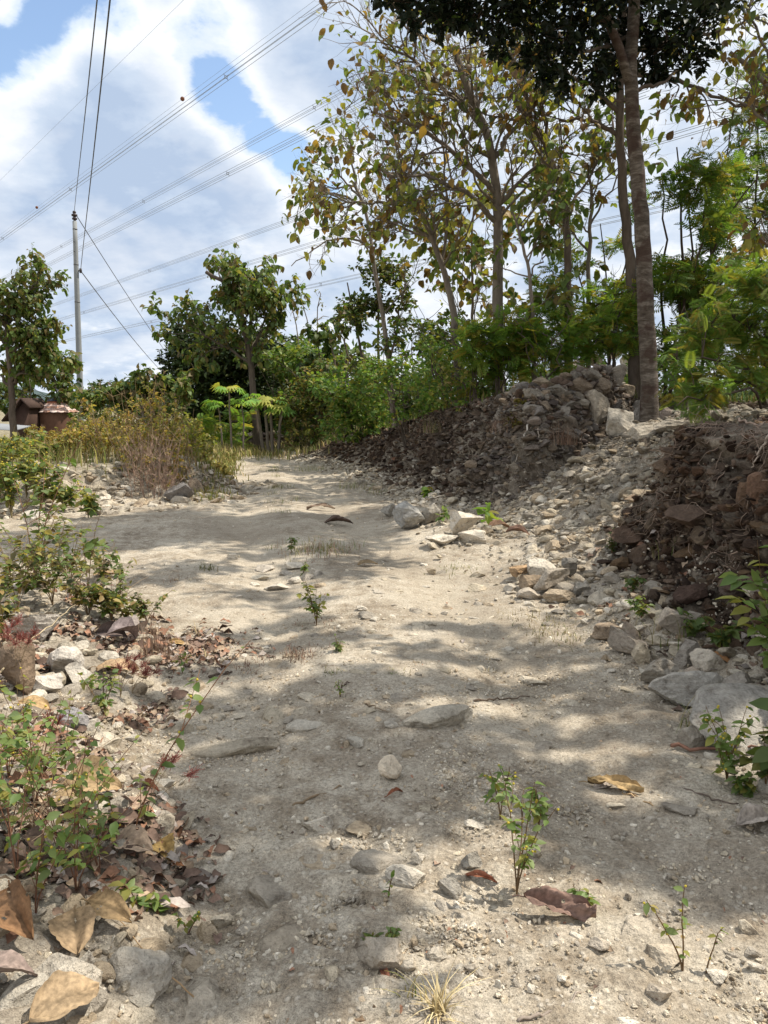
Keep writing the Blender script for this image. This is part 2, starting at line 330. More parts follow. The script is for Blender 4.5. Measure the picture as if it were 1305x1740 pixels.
SURF = {}
def terrain():
    r = [0.25]
    while r[-1] < 90:
        q = r[-1]; r.append(q * (1.02 if q < 1.2 else 1.0032 if q < 15 else 1.008 if q < 32 else 1.04))
    r += [110, 150, 220, 330, 500, 800, 1300, 2200]
    r = np.array(r)
    a1 = np.radians(np.arange(-36, 42, .11)); a2 = np.radians(np.arange(42, 324, 2.0)); ang = np.concatenate([a1, a2])
    R, A = np.meshgrid(r, ang, indexing='ij'); x = R * np.sin(A); y = R * np.cos(A)
    z, dn, df, zr, e, dv, zn, zf = H(x, y, True)
    nr, na = x.shape
    # broken strata on the steep parts, rough surface everywhere near
    near = sm(26, 10, R)
    gx = np.gradient(z, axis=0) / np.gradient(R, axis=0)
    gt = (np.roll(z, -1, 1) - np.roll(z, 1, 1)) / np.maximum(R * np.radians(.22), .02)
    steep = np.clip(np.sqrt(gx ** 2 + np.where(np.abs(A) < .8, gt, 0) ** 2) - .35, 0, 1.2) / 1.2
    steep = steep * sm(60, 30, R)
    rough = fbm(x * 6, y * 6, o=4, g=.6)
    onr = sm(1.5, 1.1, np.abs(x - track(y))) * sm(2.0, 3.5, y) * sm(.3, .1, zr)
    z = z + near * (1 - .65 * onr) * (rough * .010 + np.maximum(fbm(x * 16, y * 16 + 3, o=2), 0) * .008)
    l2 = fbm(x * .8 + .25 * y + 2, y * 1.5 + 5, o=3) * 3.2; l2 = l2 - np.floor(l2); z = z + sm(7, 3.5, y) * sm(.3, .1, zr) * (sm(0, .12, l2) - l2) * .016 * sm(-.2, .3, fbm(x * .9 + 7, y * .9, o=2))
    rampm = sm(.12, .5, zr) * sm(.1, -.2, dn) * sm(.1, -.3, df)
    st = fbm(x * 2.2, y * 2.2 + 7, o=2) * .5 + z * 0
    lev = (z * 9 + st * 2); ledge = (lev - np.floor(lev)); z = z + rampm * near * ((sm(.0, .3, ledge) - ledge) * .07 + np.abs(fbm(x * 3.2 + y, y * 6, o=4, g=.6)) * .05 - .02)
    nx = -np.where(steep > 0, 1, 0) * 1.0
    d3 = vn(x * 2.0, y * 2.0, z * 9) * .14 + vn(x * 6, y * 6, z * 16) * .09 + vn(x * 13, y * 13, z * 28) * .045
    x = x - steep * d3 * .9; y = y - steep * d3 * .35; z = z + steep * d3 * .3
    soil_shade = np.clip(sm(-.05, .15, dn) + sm(-.05, .25, df) * .95, 0, 1)  # bare earth together with the shade painted over the bank faces
    top = sm(.7, 1.1, dn); soil_shade = soil_shade * (1 - .3 * top)
    soil_shade = np.maximum(soil_shade, rampm * np.clip(.38 + .5 * fbm(x * 2.5, y * 2.5 + 40, o=3), 0, .85) * sm(.05, .4, zr))
    soil_shade = np.clip(soil_shade + sm(0, .4, dv) * .45 * sm(9, 6, y) + .3 * sm(-.3, 0, dn) * sm(3, 5, R), 0, 1)
    soil_shade = soil_shade * (0.75 + .5 * fbm(x * 2, y * 2, o=2))
    grass = np.clip(sm(.1, .5, e) + sm(.8, 1.6, df) + sm(20, 26, y) + sm(-4.5, -6, x) * sm(12, 15, y) + sm(1.2, 2.5, dn), 0, 1)
    grass = np.clip(grass, 0, 1)
    dust = (np.exp(-((np.abs(x - track(y)) - .72) / .34) ** 2) + .25) * sm(1, 0, zr * 6) * sm(1.8, 4.5, y) * sm(1.9, 1.4, np.abs(x - track(y)))
    C = np.stack([np.clip(soil_shade, 0, 1), grass, dust], -1)
    V = np.stack([x, y, z], -1).reshape(-1, 3); C = C.reshape(-1, 3)
    SURF.update(V=V, R=R.reshape(-1), steep=steep.reshape(-1))
    i = np.arange(nr - 1)[:, None] * na; j = np.arange(na)[None]; k = (j + 1) % na
    F = np.stack([i + j, i + k, i + na + k, i + na + j], -1).reshape(-1, 4)
    bank = (np.maximum(np.maximum(dn, df), zr * 3 - .25).reshape(-1) > 0)
    fb = bank[F].sum(1) >= 2
    fb &= (R.reshape(-1)[F[:, 0]] < 62)
    for nm, sel in (('ground', ~fb), ('embankment', fb)):
        f = F[sel]; used, inv = np.unique(f, return_inverse=True)
        b = Buf(); b.add(V[used], inv.reshape(f.shape), C[used])
        if nm == 'ground':
            n0 = len(used); first = np.searchsorted(used, np.arange(na)); b.add([[0, 0, hz(0, 0)]], np.array([[0, 0, 0]]), None)
            b.f[3] = [np.stack([np.roll(first, -1), first, np.full(na, n0)], 1)]
        tag(b.build(nm, M_GROUND), kind='structure')
terrain()
# far hill on the skyline
def hill():
    b = Buf(); n = 90
    x = np.linspace(-520, 60, n); base = 700 + 0 * x
    prof = [0, .35, .7, .92, 1, .9, .5, 0]; dep = [0, 10, 26, 45, 70, 100, 150, 200]
    hgt = (4 + 11 * sm(-235, -330, x)) + 9 * np.exp(-((x + 305) / 55) ** 2) + 3.0 * fbm(x * .03, x * 0 + 4, o=4)
    V = np.array([[[xx, base[k] * .75 + d, p * hgt[k]] for p, d in zip(prof, dep)] for k, xx in enumerate(x)])
    V[..., 2] += 2.0 * fbm(V[..., 0] * .12, V[..., 1] * .12, o=3)
    m = len(prof); i = np.arange(n - 1)[:, None] * m; j = np.arange(m - 1)[None]
    b.add(V, np.stack([i + j, i + m + j, i + m + j + 1, i + j + 1], -1).reshape(-1, 4), (0.075, 0.10, 0.10))
    tag(b.build('hill', attr_mat('far_wood', 0.95, 0.12, 0.5, 1.0, 3.0, 0.0)), kind='structure')
hill()
# ------------------------------------------------------------------ rocks
def ico(sub):
    import bmesh
    bm = bmesh.new(); bmesh.ops.create_icosphere(bm, subdivisions=sub, radius=1)
    v = np.array([q.co[:] for q in bm.verts]); f = np.array([[q.index for q in p.verts] for p in bm.faces]); bm.free(); return v, f
ICO = {k: ico(k) for k in (1, 2, 3, 4)}
def rock_shape(seed, sub=3, planes=10, rough=.03, lo=.38, hi=.80):
    g = np.random.default_rng(seed); v, f = ICO[sub]; v = v.copy()
    N = nrm(g.normal(size=(planes, 3))); D = g.uniform(lo, hi, planes)
    for n, d in zip(N, D):
        k = v @ n - d; m = k > 0; v[m] -= k[m, None] * n
    if sub > 1: v += nrm(v) * (fbm(v[:, 0] * 3 + seed, v[:, 1] * 3, v[:, 2] * 3, o=3) * rough)[:, None]
    if sub > 3: v += nrm(v) * ((fbm(v[:, 0] * 8 + seed, v[:, 1] * 8, v[:, 2] * 11, o=3) * .55 + np.abs(vn(v[:, 0] * 4, v[:, 1] * 4 + seed, v[:, 2] * 7)) * -.6) * rough)[:, None]
    return v, f
def rotm(a):
    ca, sa = np.cos(a), np.sin(a); z = np.zeros(a.shape[0]); o = z + 1
    X = np.stack([o, z, z, z, ca[:, 0], -sa[:, 0], z, sa[:, 0], ca[:, 0]], 1).reshape(-1, 3, 3)
    Y = np.stack([ca[:, 1], z, sa[:, 1], z, o, z, -sa[:, 1], z, ca[:, 1]], 1).reshape(-1, 3, 3)
    Z = np.stack([ca[:, 2], -sa[:, 2], z, sa[:, 2], ca[:, 2], z, z, z, o], 1).reshape(-1, 3, 3)
    return Z @ Y @ X
PALE = np.array([[.56, .49, .38], [.50, .43, .32], [.62, .56, .46], [.42, .37, .30], [.46, .37, .26]])
GREY = np.array([[.33, .29, .24], [.27, .24, .21], [.40, .35, .28], [.36, .28, .20]])
DARK = np.array([[.13, .10, .085], [.19, .15, .12], [.09, .07, .06], [.27, .22, .18], [.16, .11, .08]])
def pick(pal, n, jit=.12):
    c = pal[rng.integers(0, len(pal), n)] * (1 + rng.uniform(-jit, jit, (n, 1))); return c
def rubble(name, xy, size, pal, sub=2, flat=(.35, .8), tilt=.35, sink=.25, seed=0, smooth=False):
    n = len(xy); b = Buf(); z = xy[:, 2] if xy.shape[1] == 3 else H(xy[:, 0], xy[:, 1])
    t = rng.integers(0, 14, n); cols = pal(xy) if callable(pal) else pick(pal, n)
    sc = np.stack([size, size * rng.uniform(.55, .95, n), size * rng.uniform(*flat, n)], 1) / 1.4
    R = rotm(np.stack([rng.normal(0, tilt, n), rng.normal(0, tilt, n), rng.uniform(0, 6.28, n)], 1))
    pos = np.stack([xy[:, 0], xy[:, 1], z + sc[:, 2] * (.7 - sink * 2)], 1)
    for k in range(14):
        m = np.where(t == k)[0]
        if not len(m): continue
        v, f = rock_shape(100 + seed * 31 + k, sub, 8, .05)
        V = np.einsum('nij,nvj->nvi', R[m], v[None] * sc[m, None]) + pos[m, None]
        F = f[None] + (np.arange(len(m)) * len(v))[:, None, None]
        b.add(V, F.reshape(-1, 3), np.repeat(cols[m], len(v), 0))
    o = b.build(name, M_ROCK, smooth=smooth); return o
def sample(n, x0, x1, y0, y1, wfun):
    out = np.zeros((0, 2))
    while len(out) < n:
        p = np.stack([rng.uniform(x0, x1, n * 4), rng.uniform(y0, y1, n * 4)], 1)
        out = np.concatenate([out, p[rng.uniform(0, 1, len(p)) < wfun(p[:, 0], p[:, 1])]])
    return out[:n]
def surf_sample(n, wfun, rmax=26, steepw=2.5):                  # points on the real, broken surface, even by area
    V, Rr, st = SURF['V'], SURF['R'], SURF['steep']; m = np.where((Rr < rmax) & (Rr > 2.4) & (np.abs(np.arctan2(V[:, 0], V[:, 1])) < .68))[0]
    ww = wfun(V[m, 0], V[m, 1]) * Rr[m] ** 2 * np.where(Rr[m] < 15, 1, 2.5) * (1 + steepw * st[m]); c = np.cumsum(ww); k = m[np.searchsorted(c, rng.uniform(0, c[-1], n))]
    return V[k] + rng.normal(0, .012, (n, 3))
def stuff(o, label, cat): return tag(o, label, cat, kind='stuff')
def lognorm(n, med, s, lo, hi): return np.clip(med * np.exp(rng.normal(0, s, n)), lo, hi)
def info(x, y): return H(x, y, True)
# fine gravel over the road near the camera, thinning away
p = sample(34000, -1.6, 2.2, 1.45, 5.5, lambda x, y: np.clip(1.8 / y, 0, 1) ** 2.6 * (.12 + sm(-.1, .5, fbm(x * 1.7, y * 1.7 + 3, o=3))) * (1 + .6 * (x > .2)) / 1.9)
stuff(rubble('gravel', p, lognorm(len(p), .0080, .5, .003, .03), PALE * 1.3, 1, (.4, .8), .6, .2, 1), 'fine pale limestone gravel strewn over the near road', 'gravel')
def wroad(x, y):
    z, dn, df, zr, e, dv, zn, zf = info(x, y)
    return np.clip(.04 + .25 * sm(.1, .7, fbm(x * .9, y * .9 + 3, o=3)) + sm(-.9, -.2, dn) * .7 + sm(-.9, -.2, df) * .5 + .3 * sm(-.1, .2, dv), 0, 1) * np.clip(4.5 / y, 0, 1)
p = sample(4200, -3.5, 2.4, 1.5, 20, wroad)
stuff(rubble('small_stones', p, lognorm(len(p), .02, .5, .009, .07), PALE * 1.25, 2, (.3, .7), .35, .3, 2), 'small pale stones scattered over the dusty road', 'stones')
# rubble at the foot of the banks
def wfoot(x, y):
    z, dn, df, zr, e, dv, zn, zf = info(x, y)
    a = np.exp(-((dn + .15) / .26) ** 2) * sm(.12, -.06, dn) * (y < 7); c = np.exp(-((df + .25) / .32) ** 2) * np.clip(14 / y, 0, 1)
    d = sm(.05, .2, zr) * sm(.1, -.1, dn) * sm(.1, -.1, df) * 1.1
    g = np.exp(-((x - 1.0) / .35) ** 2 - ((y - 8.8) / .9) ** 2) + np.exp(-((x - 1.35) / .3) ** 2 - ((y - 6.4) / .6) ** 2)
    return np.clip(a + c + d + g, 0, 1)
p = surf_sample(8500, wfoot)
sz = lognorm(len(p), .055, .55, .02, .2)
stuff(rubble('rubble', p, sz, lambda q: pick(PALE, len(q), .2) * (1.0 - .42 * sm(.15, .9, H(q[:, 0], q[:, 1], True)[3]))[:, None], 2, (.22, .6), .3, .2, 3), 'broken pale limestone rubble along the foot of the banks and up the side ramp', 'rubble')
# stones in the dark bank faces
def wface(x, y):
    z, dn, df, zr, e, dv, zn, zf = info(x, y)
    return np.clip(np.exp(-((dn - .22) / .25) ** 2) + np.exp(-((df - .5) / .5) ** 2) * np.clip(12 / y, 0, 1), 0, 1)
def greyness(q): return (sm(.4, 2.6, q[:, 0] + .5 * fbm(q[:, 0] * 2, q[:, 1] * 2, o=2)) * sm(8.5, 9.5, q[:, 1]) * (.5 + .7 * sm(2.0, .4, q[:, 2])) * .75)[:, None]
def bankcol(q):
    a = pick(np.concatenate([DARK * [.75, .66, .58], DARK * [.6, .52, .45], GREY[[0, 3]] * [.50, .42, .34]]) * .82, len(q), .2); g_ = np.clip(greyness(q), 0, 1)  # stone browns scaled down to put the bank's shade into them
    return a * (1 - g_) + pick(GREY * .8, len(q), .25) * g_
p = surf_sample(15000, wface)
stuff(rubble('bank_stones', p, lognorm(len(p), .055, .5, .02, .2), bankcol, 2, (.22, .5), .32, .12, 4), 'brown weathered stones, darkened for shade, sticking out of the cut bank faces', 'stones')
p = surf_sample(42000, lambda x, y: np.clip(wface(x, y) + .7 * wfoot(x, y), 0, 1))
def gritcol(q):
    z_, dn_, df_, zr_ = H(q[:, 0], q[:, 1], True)[:4]; w_ = .18 * fbm(q[:, 0] * 3, q[:, 1] * 3, o=3); s_ = np.clip(sm(-.25, .15, dn_ + w_) + sm(-.35, .15, df_ + w_), 0, 1)[:, None] * (1 - .6 * np.clip(greyness(q), 0, 1))
    return pick(DARK * [.6, .52, .45], len(q), .3) * s_ + pick(PALE * .75, len(q), .25) * (1 - s_)  # grit on the banks takes the same browns with shade included
stuff(rubble('bank_grit', p, lognorm(len(p), .022, .45, .01, .05), gritcol, 1, (.4, .8), .6, .2, 8), 'fine broken stone and crumbs of earth covering the cut banks and the side ramp', 'grit')
# left mound and verge stones
def wmound(x, y):
    z, dn, df, zr, e, dv, zn, zf = info(x, y)
    return np.clip(np.exp(-((e - .12) / .2) ** 2) * (y < 15) * (.45 + sm(0, .4, fbm(x * 1.5, y * 1.5, o=2))), 0, 1)
p = sample(3000, -8.5, -1.8, 10, 15, wmound)
stuff(rubble('mound_rubble', p, lognorm(len(p), .075, .55, .03, .28), lambda q: pick(np.concatenate([PALE, GREY[2:]]), len(q), .15), 2, (.25, .6), .3, .3, 5), 'flat broken limestone pieces covering the low mound left of the road', 'rubble')
def wverge(x, y):
    z, dn, df, zr, e, dv, zn, zf = info(x, y)
    return np.clip(sm(-.15, .2, dv) * sm(3, .5, dv), 0, 1) * (y < 7.5)
p = sample(2200, -4, -.3, 1.4, 7.5, wverge)
stuff(rubble('verge_stones', p, lognorm(len(p), .035, .6, .012, .11), PALE, 2, (.35, .7), .4, .25, 6), 'white and beige stones lying among the weeds of the left verge', 'stones')
# heap by the tall tree
def wheap(x, y): return np.clip(np.exp(-((x - 2.95) / .75) ** 2 - ((y - 11.75) / .6) ** 2) + .8 * np.exp(-((x - 2.2) / .55) ** 2 - ((y - 11.8) / .5) ** 2), 0, 1)
p = surf_sample(1500, wheap)
stuff(rubble('heap_rubble', p, lognorm(len(p), .07, .6, .025, .22), np.concatenate([GREY * .6, DARK, GREY * .85]), 2, (.3, .6), .5, .1, 7), 'small broken stones filling the rock heap beside the tall trunk', 'rubble')  # greys lowered so the heap's shade sits in the stone colour

_rk = {}
def rock(px, py, wpx, hpx, label, rz=0.0, tilt=(0, 0), col=(.5, .44, .35), seed=0, depth=.8, cat='rock', group=None, name='rock', sink=.15, sub=4, P=None, planes=13, lo=.36):
    """one rock, its apparent size given in photo pixels at the place where it lies"""
    q = hit(px, py + hpx * .5) if P is None else np.asarray(P, float)
    k = q[1] / FPX; a, c = wpx * k / 2 * 1.12, hpx * k / 2 * 1.4; d = max(a * depth, c * .8)
    v, f = rock_shape(500 + seed, sub, planes, .05, lo)
    v = v / np.abs(v).max(0); v = v * [a, d, c]; v = v @ rotm(np.array([[tilt[0], tilt[1], rz]]))[0].T
    zmin = v[:, 2].min(); h = v[:, 2].max() - zmin
    v[:, 2] -= zmin + h * sink
    cc = np.asarray(col) * (1 + .12 * fbm(v[:, 0] / a * 2 + seed, v[:, 1] / a * 2, v[:, 2] / a * 2, o=2))[:, None]
    b = Buf(); b.add(v, f, cc); o = b.build(name, M_ROCK, smooth=False)
    if q is not None: o.location = (float(q[0]), float(q[1] + d * .3), float(q[2]))
    return tag(o, label, cat, group)
T_, G_, W_, B_ = (.47, .38, .27), (.36, .33, .28), (.68, .61, .50), (.33, .25, .17)
rock(662, 1308, 40, 34, 'fist-sized angular tan rock alone in the middle of the road', .7, (.25, .2), (.80, .68, .52), 305, 1.0, sink=.08, lo=.55, planes=9)
rock(697, 1493, 88, 30, 'long flat pale stone lying in the near road, largest of its small group', -.25, (.05, .2), W_, 2, .45, sink=.1)
rock(800, 1462, 40, 26, 'grey angular stone right of the long flat pale stone', .2, (.2, .1), G_, 3, .8)
rock(762, 1510, 46, 26, 'grey wedge stone touching the right end of the long flat pale stone', -.5, (.1, .2), G_, 4, .6)
rock(568, 1433, 26, 20, 'small cream stone on the road left of the long flat stone', .2, (0, .1), W_, 5)
rock(710, 1458, 26, 16, 'small cream stone just behind the long flat pale stone', .2, (0, .1), W_, 6)
rock(545, 1392, 66, 34, 'rounded white limestone patch bulging out of the road left of centre', 0, (0, 0), W_, 7, .9, sink=.55, cat='limestone', name='limestone_outcrop')
rock(650, 1450, 110, 50, 'broad grey limestone hump behind the long flat stone', 0, (0, 0), (.42, .37, .30), 8, .9, sink=.62, cat='limestone', name='limestone_outcrop')
rock(470, 1500, 120, 60, 'broad flat limestone hump in shade left of the long flat stone', 0, (0, 0), (.40, .35, .28), 9, .9, sink=.65, cat='limestone', name='limestone_outcrop')
rock(470, 1580, 100, 44, 'low limestone hump in shade in the lower left of the road', .2, (0, 0), (.40, .34, .26), 10, .9, sink=.6, cat='limestone', name='limestone_outcrop')
rock(640, 1610, 110, 60, 'cracked limestone lump beside small green tufts at the bottom centre', -.2, (0, .1), (.44, .38, .30), 11, .7, sink=.45, cat='limestone', name='limestone_outcrop')
rock(745, 1215, 130, 34, 'pale curved limestone ledge crossing the road behind the lone rock', .30, (0, -.1), (.56, .50, .40), 12, .4, sink=.4, cat='limestone', name='limestone_ledge', planes=5, lo=.6)
rock(395, 1262, 150, 36, 'sandy limestone ledge crossing the left half of the road', .22, (0, -.05), (.44, .38, .29), 13, .35, sink=.5, cat='limestone', name='limestone_ledge', planes=5, lo=.6)
rock(225, 1630, 120, 70, 'large white crusty boulder at the lower left beside the big brown leaves', .2, (0, .1), (.56, .50, .41), 14, .9, sink=.55, lo=.6)
rock(100, 1650, 120, 76, 'white boulder at the bottom left corner under the dry leaves', -.2, (0, 0), (.54, .48, .39), 15, .9, sink=.5, lo=.6)
rock(340, 1700, 120, 40, 'low pale rock slab at the bottom left edge of the road', -.2, (0, 0), (.54, .47, .37), 16, .9, sink=.55)
rock(1075, 1185 - 90, 92, 46, 'long tilted grey-brown slab leaning on the rubble below the near bank', -.62, (.1, .55), (.42, .36, .29), 17, .55, sink=.05)
rock(1145, 1062, 60, 44, 'blocky grey rock behind the tilted slab below the near bank', .1, (.1, .1), (.42, .36, .29), 18, .8)
rock(1168, 1175, 130, 52, 'long grey weathered slab lying at the foot of the right bank', .22, (.1, -.25), (.42, .39, .34), 19, .6, sink=.1, planes=7)
rock(1265, 1222, 200, 50, 'largest flat grey slab at the right edge behind the green weeds', .1, (.18, -.08), (.40, .37, .32), 20, .9, sink=.25, planes=6, lo=.55)
rock(1205, 1125, 70, 40, 'pale slab with a bright edge between the grey slabs at right', -.4, (.2, .3), (.58, .51, .41), 21, .7)
rock(1165, 1115, 52, 44, 'angular grey stone propped under the pale bright-edged slab', .3, (.1, .2), (.36, .32, .27), 22)
rock(1120, 1140, 60, 44, 'fissured grey stone in front of the tilted slab', -.2, (.1, .1), (.38, .34, .28), 23)
rock(1095, 1110, 38, 36, 'cream stone lower left of the tilted slab', -.2, (.1, .1), (.54, .46, .34), 24)
rock(1030, 1070, 56, 28, 'brown-sided block at the left end of the right rubble row', 0, (.1, .0), (.40, .31, .22), 25)
rock(1075, 1078, 22, 52, 'thin upright brown slab leaning against the tilted slab', .3, (.1, -.5), (.40, .33, .26), 26, 1.2)
rock(1180, 1150, 44, 30, 'rounded tan stone above the long grey weathered slab', 0, (0, 0), (.46, .38, .30), 27)
rock(1250, 1165, 70, 46, 'grey block wedged between the long slab and the bank', 0, (0, 0), (.36, .32, .27), 28)
rock(1180, 1255, 44, 36, 'dull grey stone half hidden by the weeds at the right edge', 0, (0, 0), (.42, .37, .30), 29)
rock(902, 990, 40, 22, 'smooth brown stone at the left of the small rock pile below the ramp', 0, (0, 0), B_, 30)
rock(940, 990, 78, 30, 'long pale stone lying across the small rock pile below the ramp', .25, (0, -.3), (.47, .41, .33), 31, .5, sink=-.1)
rock(925, 965, 52, 24, 'cream flat stone at the back of the small rock pile below the ramp', 0, (0, .1), W_, 32)
rock(965, 972, 36, 30, 'grey pointed stone on top of the small rock pile below the ramp', .3, (.2, .1), G_, 33, sink=-.2)
rock(905, 1008, 50, 20, 'pale flat stone at the front left of the small rock pile', 0, (0, 0), (.52, .45, .36), 34)
rock(955, 1012, 60, 22, 'tan slab at the front right of the small rock pile', .1, (0, 0), T_, 35)
rock(885, 970, 44, 18, 'orange-brown flat stone behind the small rock pile', .1, (0, 0), (.46, .31, .18), 36)
rock(990, 1000, 30, 20, 'small grey stone right of the small rock pile', .1, (0, 0), G_, 37)
rock(783, 893, 74, 34, 'white slab on top of the rubble bar where the ramp leaves the road', .2, (0, -.2), W_, 38, .6, sink=0)
rock(700, 880, 60, 36, 'light grey triangular rock in the roadside rubble', .4, (.2, .2), (.44, .42, .38), 39, .7, sink=.05)
rock(733, 872, 40, 34, 'brown-grey block behind the light grey triangular rock', .4, (.1, .1), G_, 40)
rock(800, 910, 50, 22, 'cream stone right of the white slab on the rubble bar', 0, (0, 0), W_, 41)
rock(755, 918, 60, 18, 'flat white stone in front of the rubble bar', 0, (0, 0), W_, 42)
rock(660, 868, 30, 22, 'grey shard at the road side end of the roadside rubble', .2, (.2, .1), G_, 43)
rock(733, 971, 16, 10, 'small loose tan stone on the bare track below the rubble bar', 0, (0, 0), T_, 44)
rock(1016, 700, 42, 62, 'tall upright cream rock in front of the rock heap', .1, (0, .1), (.40, .34, .26), 45, .6, sink=.08)
rock(1053, 722, 62, 44, 'pale wedge-shaped rock right of the upright cream rock', -.2, (0, .2), (.47, .42, .34), 46, .8)
rock(1100, 735, 60, 26, 'flat pale rock at the foot of the tall trunk', 0, (0, 0), (.50, .44, .35), 47)
rock(1140, 728, 60, 24, 'flat grey rock right of the foot of the tall trunk', 0, (0, 0), (.42, .37, .30), 48)
rock(1040, 598, 40, 26, 'topmost pale rock on the crest of the rock heap', .1, (0, .2), (.48, .42, .34), 49, sink=0)
rock(1072, 612, 34, 26, 'grey block beside the topmost rock of the heap', .1, (0, .1), G_, 50)
rock(1085, 700, 34, 40, 'rounded grey stone touching the left side of the tall trunk', 0, (0, 0), (.38, .35, .31), 51)
rock(1180, 690, 40, 26, 'grey block in the shade right of the tall trunk', 0, (0, 0), (.34, .31, .27), 52)
rock(1165, 655, 44, 34, 'pale block under the ferny branches right of the tall trunk', 0, (0, 0), (.42, .36, .29), 53)
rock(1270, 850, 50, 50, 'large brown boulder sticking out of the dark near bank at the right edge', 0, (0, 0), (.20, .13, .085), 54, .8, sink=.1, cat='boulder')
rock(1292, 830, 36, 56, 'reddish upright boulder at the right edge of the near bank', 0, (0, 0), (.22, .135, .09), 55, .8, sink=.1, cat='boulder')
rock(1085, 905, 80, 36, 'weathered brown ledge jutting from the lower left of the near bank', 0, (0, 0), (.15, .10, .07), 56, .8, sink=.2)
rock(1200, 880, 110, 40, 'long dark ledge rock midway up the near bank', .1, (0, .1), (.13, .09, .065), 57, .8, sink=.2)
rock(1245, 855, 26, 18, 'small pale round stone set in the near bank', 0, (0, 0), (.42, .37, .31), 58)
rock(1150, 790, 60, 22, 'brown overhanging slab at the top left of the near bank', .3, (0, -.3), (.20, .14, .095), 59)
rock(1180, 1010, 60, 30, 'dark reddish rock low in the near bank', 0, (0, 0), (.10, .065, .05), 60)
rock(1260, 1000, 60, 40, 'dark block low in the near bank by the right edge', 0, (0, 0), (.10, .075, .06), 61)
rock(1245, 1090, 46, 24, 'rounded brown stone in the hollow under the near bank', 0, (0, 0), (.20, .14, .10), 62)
rock(305, 838, 54, 32, 'dark grey boulder at the road end of the left mound', 0, (0, 0), (.24, .22, .20), 63, .8)
rock(330, 828, 30, 26, 'brown stone beside the dark grey boulder of the left mound', 0, (0, 0), (.33, .26, .19), 64)
rock(160, 868, 36, 16, 'flat grey stone at the foot of the left mound', 0, (0, 0), G_, 65)
rock(270, 815, 50, 22, 'brown slab under the dry bush on the left mound', 0, (0, .2), (.28, .22, .16), 66)
rock(60, 880, 46, 26, 'pale block at the left foot of the mound near the frame edge', 0, (0, 0), W_, 67)
rock(70, 835, 40, 22, 'pale stone high on the left end of the mound', 0, (0, 0), W_, 68)
rock(25, 1140, 70, 76, 'brown shadowed boulder at the left edge of the photo', 0, (0, 0), (.26, .19, .13), 69, .8, sink=.1, cat='boulder')
rock(55, 1065, 80, 44, 'white craggy rock behind the brown shadowed boulder', .3, (.1, .1), (.60, .54, .46), 70, .7)
rock(110, 1120, 60, 50, 'white angular rock in the pale heap on the left verge', .3, (.1, .2), (.62, .56, .48), 71, .7)
rock(130, 1150, 64, 34, 'cream slab at the front of the pale heap on the left verge', -.3, (.1, .2), (.60, .54, .45), 72, .7)
rock(70, 1165, 70, 30, 'flat white slab right of the brown shadowed boulder', .1, (.1, .0), (.62, .56, .48), 73, .7)
rock(160, 1235, 42, 22, 'cream stone at the stem of the thin left sapling', .1, (.1, .0), (.58, .52, .43), 74, .7)
rock(120, 1225, 60, 40, 'bluish grey rock left of the sapling stem', .1, (.1, .0), (.36, .34, .33), 75, .7)
rock(500, 962, 34, 10, 'flat white stone left in the cluster of white stones on the track', 0, (0, 0), W_, 76, .8)
for k, (px, py, ww, hh, c) in enumerate([(505, 985, 28, 12, W_), (523, 978, 24, 14, (.56, .5, .42)), (538, 973, 20, 10, (.5, .45, .38)), (474, 994, 44, 14, W_), (452, 965, 36, 10, (.52, .46, .38)), (487, 972, 30, 10, (.48, .43, .36)), (515, 963, 24, 9, W_), (440, 980, 30, 9, (.5, .45, .36))]):
    rock(px, py, ww, hh, 'one of the half-buried white stones clustered in the middle of the track', .3 * k, (0, 0), c, 80 + k, .9, group='white stones in the middle of the track', sink=.35)
for k, (px, py, ww, hh) in enumerate([(925, 650, 44, 22), (955, 640, 50, 24), (985, 622, 44, 24), (1005, 640, 34, 22), (1020, 655, 40, 26), (945, 668, 48, 20), (985, 660, 36, 24), (1045, 640, 44, 28), (1060, 665, 40, 24), (1010, 612, 30, 20), (905, 668, 36, 18), (970, 690, 40, 20), (1045, 690, 36, 18), (930, 690, 34, 18), (1075, 645, 30, 30), (890, 660, 40, 14), (1000, 600, 26, 18), (1062, 590, 30, 20)]):
    rock(px, py, ww, hh, 'broken grey-brown rock in the heap left of the tall trunk', rng.uniform(-1, 1), (rng.uniform(-.3, .3), rng.uniform(-.4, .4)), pick(np.concatenate([GREY, PALE[3:]]), 1)[0] * .68, 100 + k, .8, group='rocks of the heap by the tall trunk', sink=.05)  # rock tone dimmed to paint in the shade over the heap
rock(395, 945, 18, 9, 'lone white stone at the left of the track beyond the grass tuft', 0, (0, 0), W_, 130)
rock(615, 1033, 18, 8, 'small pale stone right of the leafy plant on the track', 0, (0, 0), W_, 131)
rock(1285, 1645, 28, 16, 'small pale stone near the lower right corner', 0, (0, 0), W_, 132)
rock(1225, 1660, 46, 18, 'flat pale stone at the foot of the smallest right sprout', .2, (0, 0), W_, 133)
rock(1015, 1605, 44, 20, 'flat pale stone below the crumpled brown leaf', 0, (0, 0), (.52, .45, .36), 134)
rock(1120, 1690, 50, 24, 'knobbly pale stone at the bottom right', 0, (0, 0), (.5, .43, .34), 135)
rock(1090, 1580, 70, 26, 'layered cream slab left of the tall sprout', .2, (0, 0), (.54, .47, .37), 136, sink=.45)
rock(1130, 1620, 80, 36, 'cream limestone slab carrying the shadow of the tall sprout', .1, (0, 0), (.56, .48, .37), 137, sink=.5)
rock(695, 1640, 44, 26, 'knobbly cream stone beside the curled brown pod', 0, (0, 0), (.54, .47, .37), 138)
rock(745, 1625, 40, 22, 'pale stone right of the green tufts at the bottom', 0, (0, 0), (.52, .46, .37), 139)

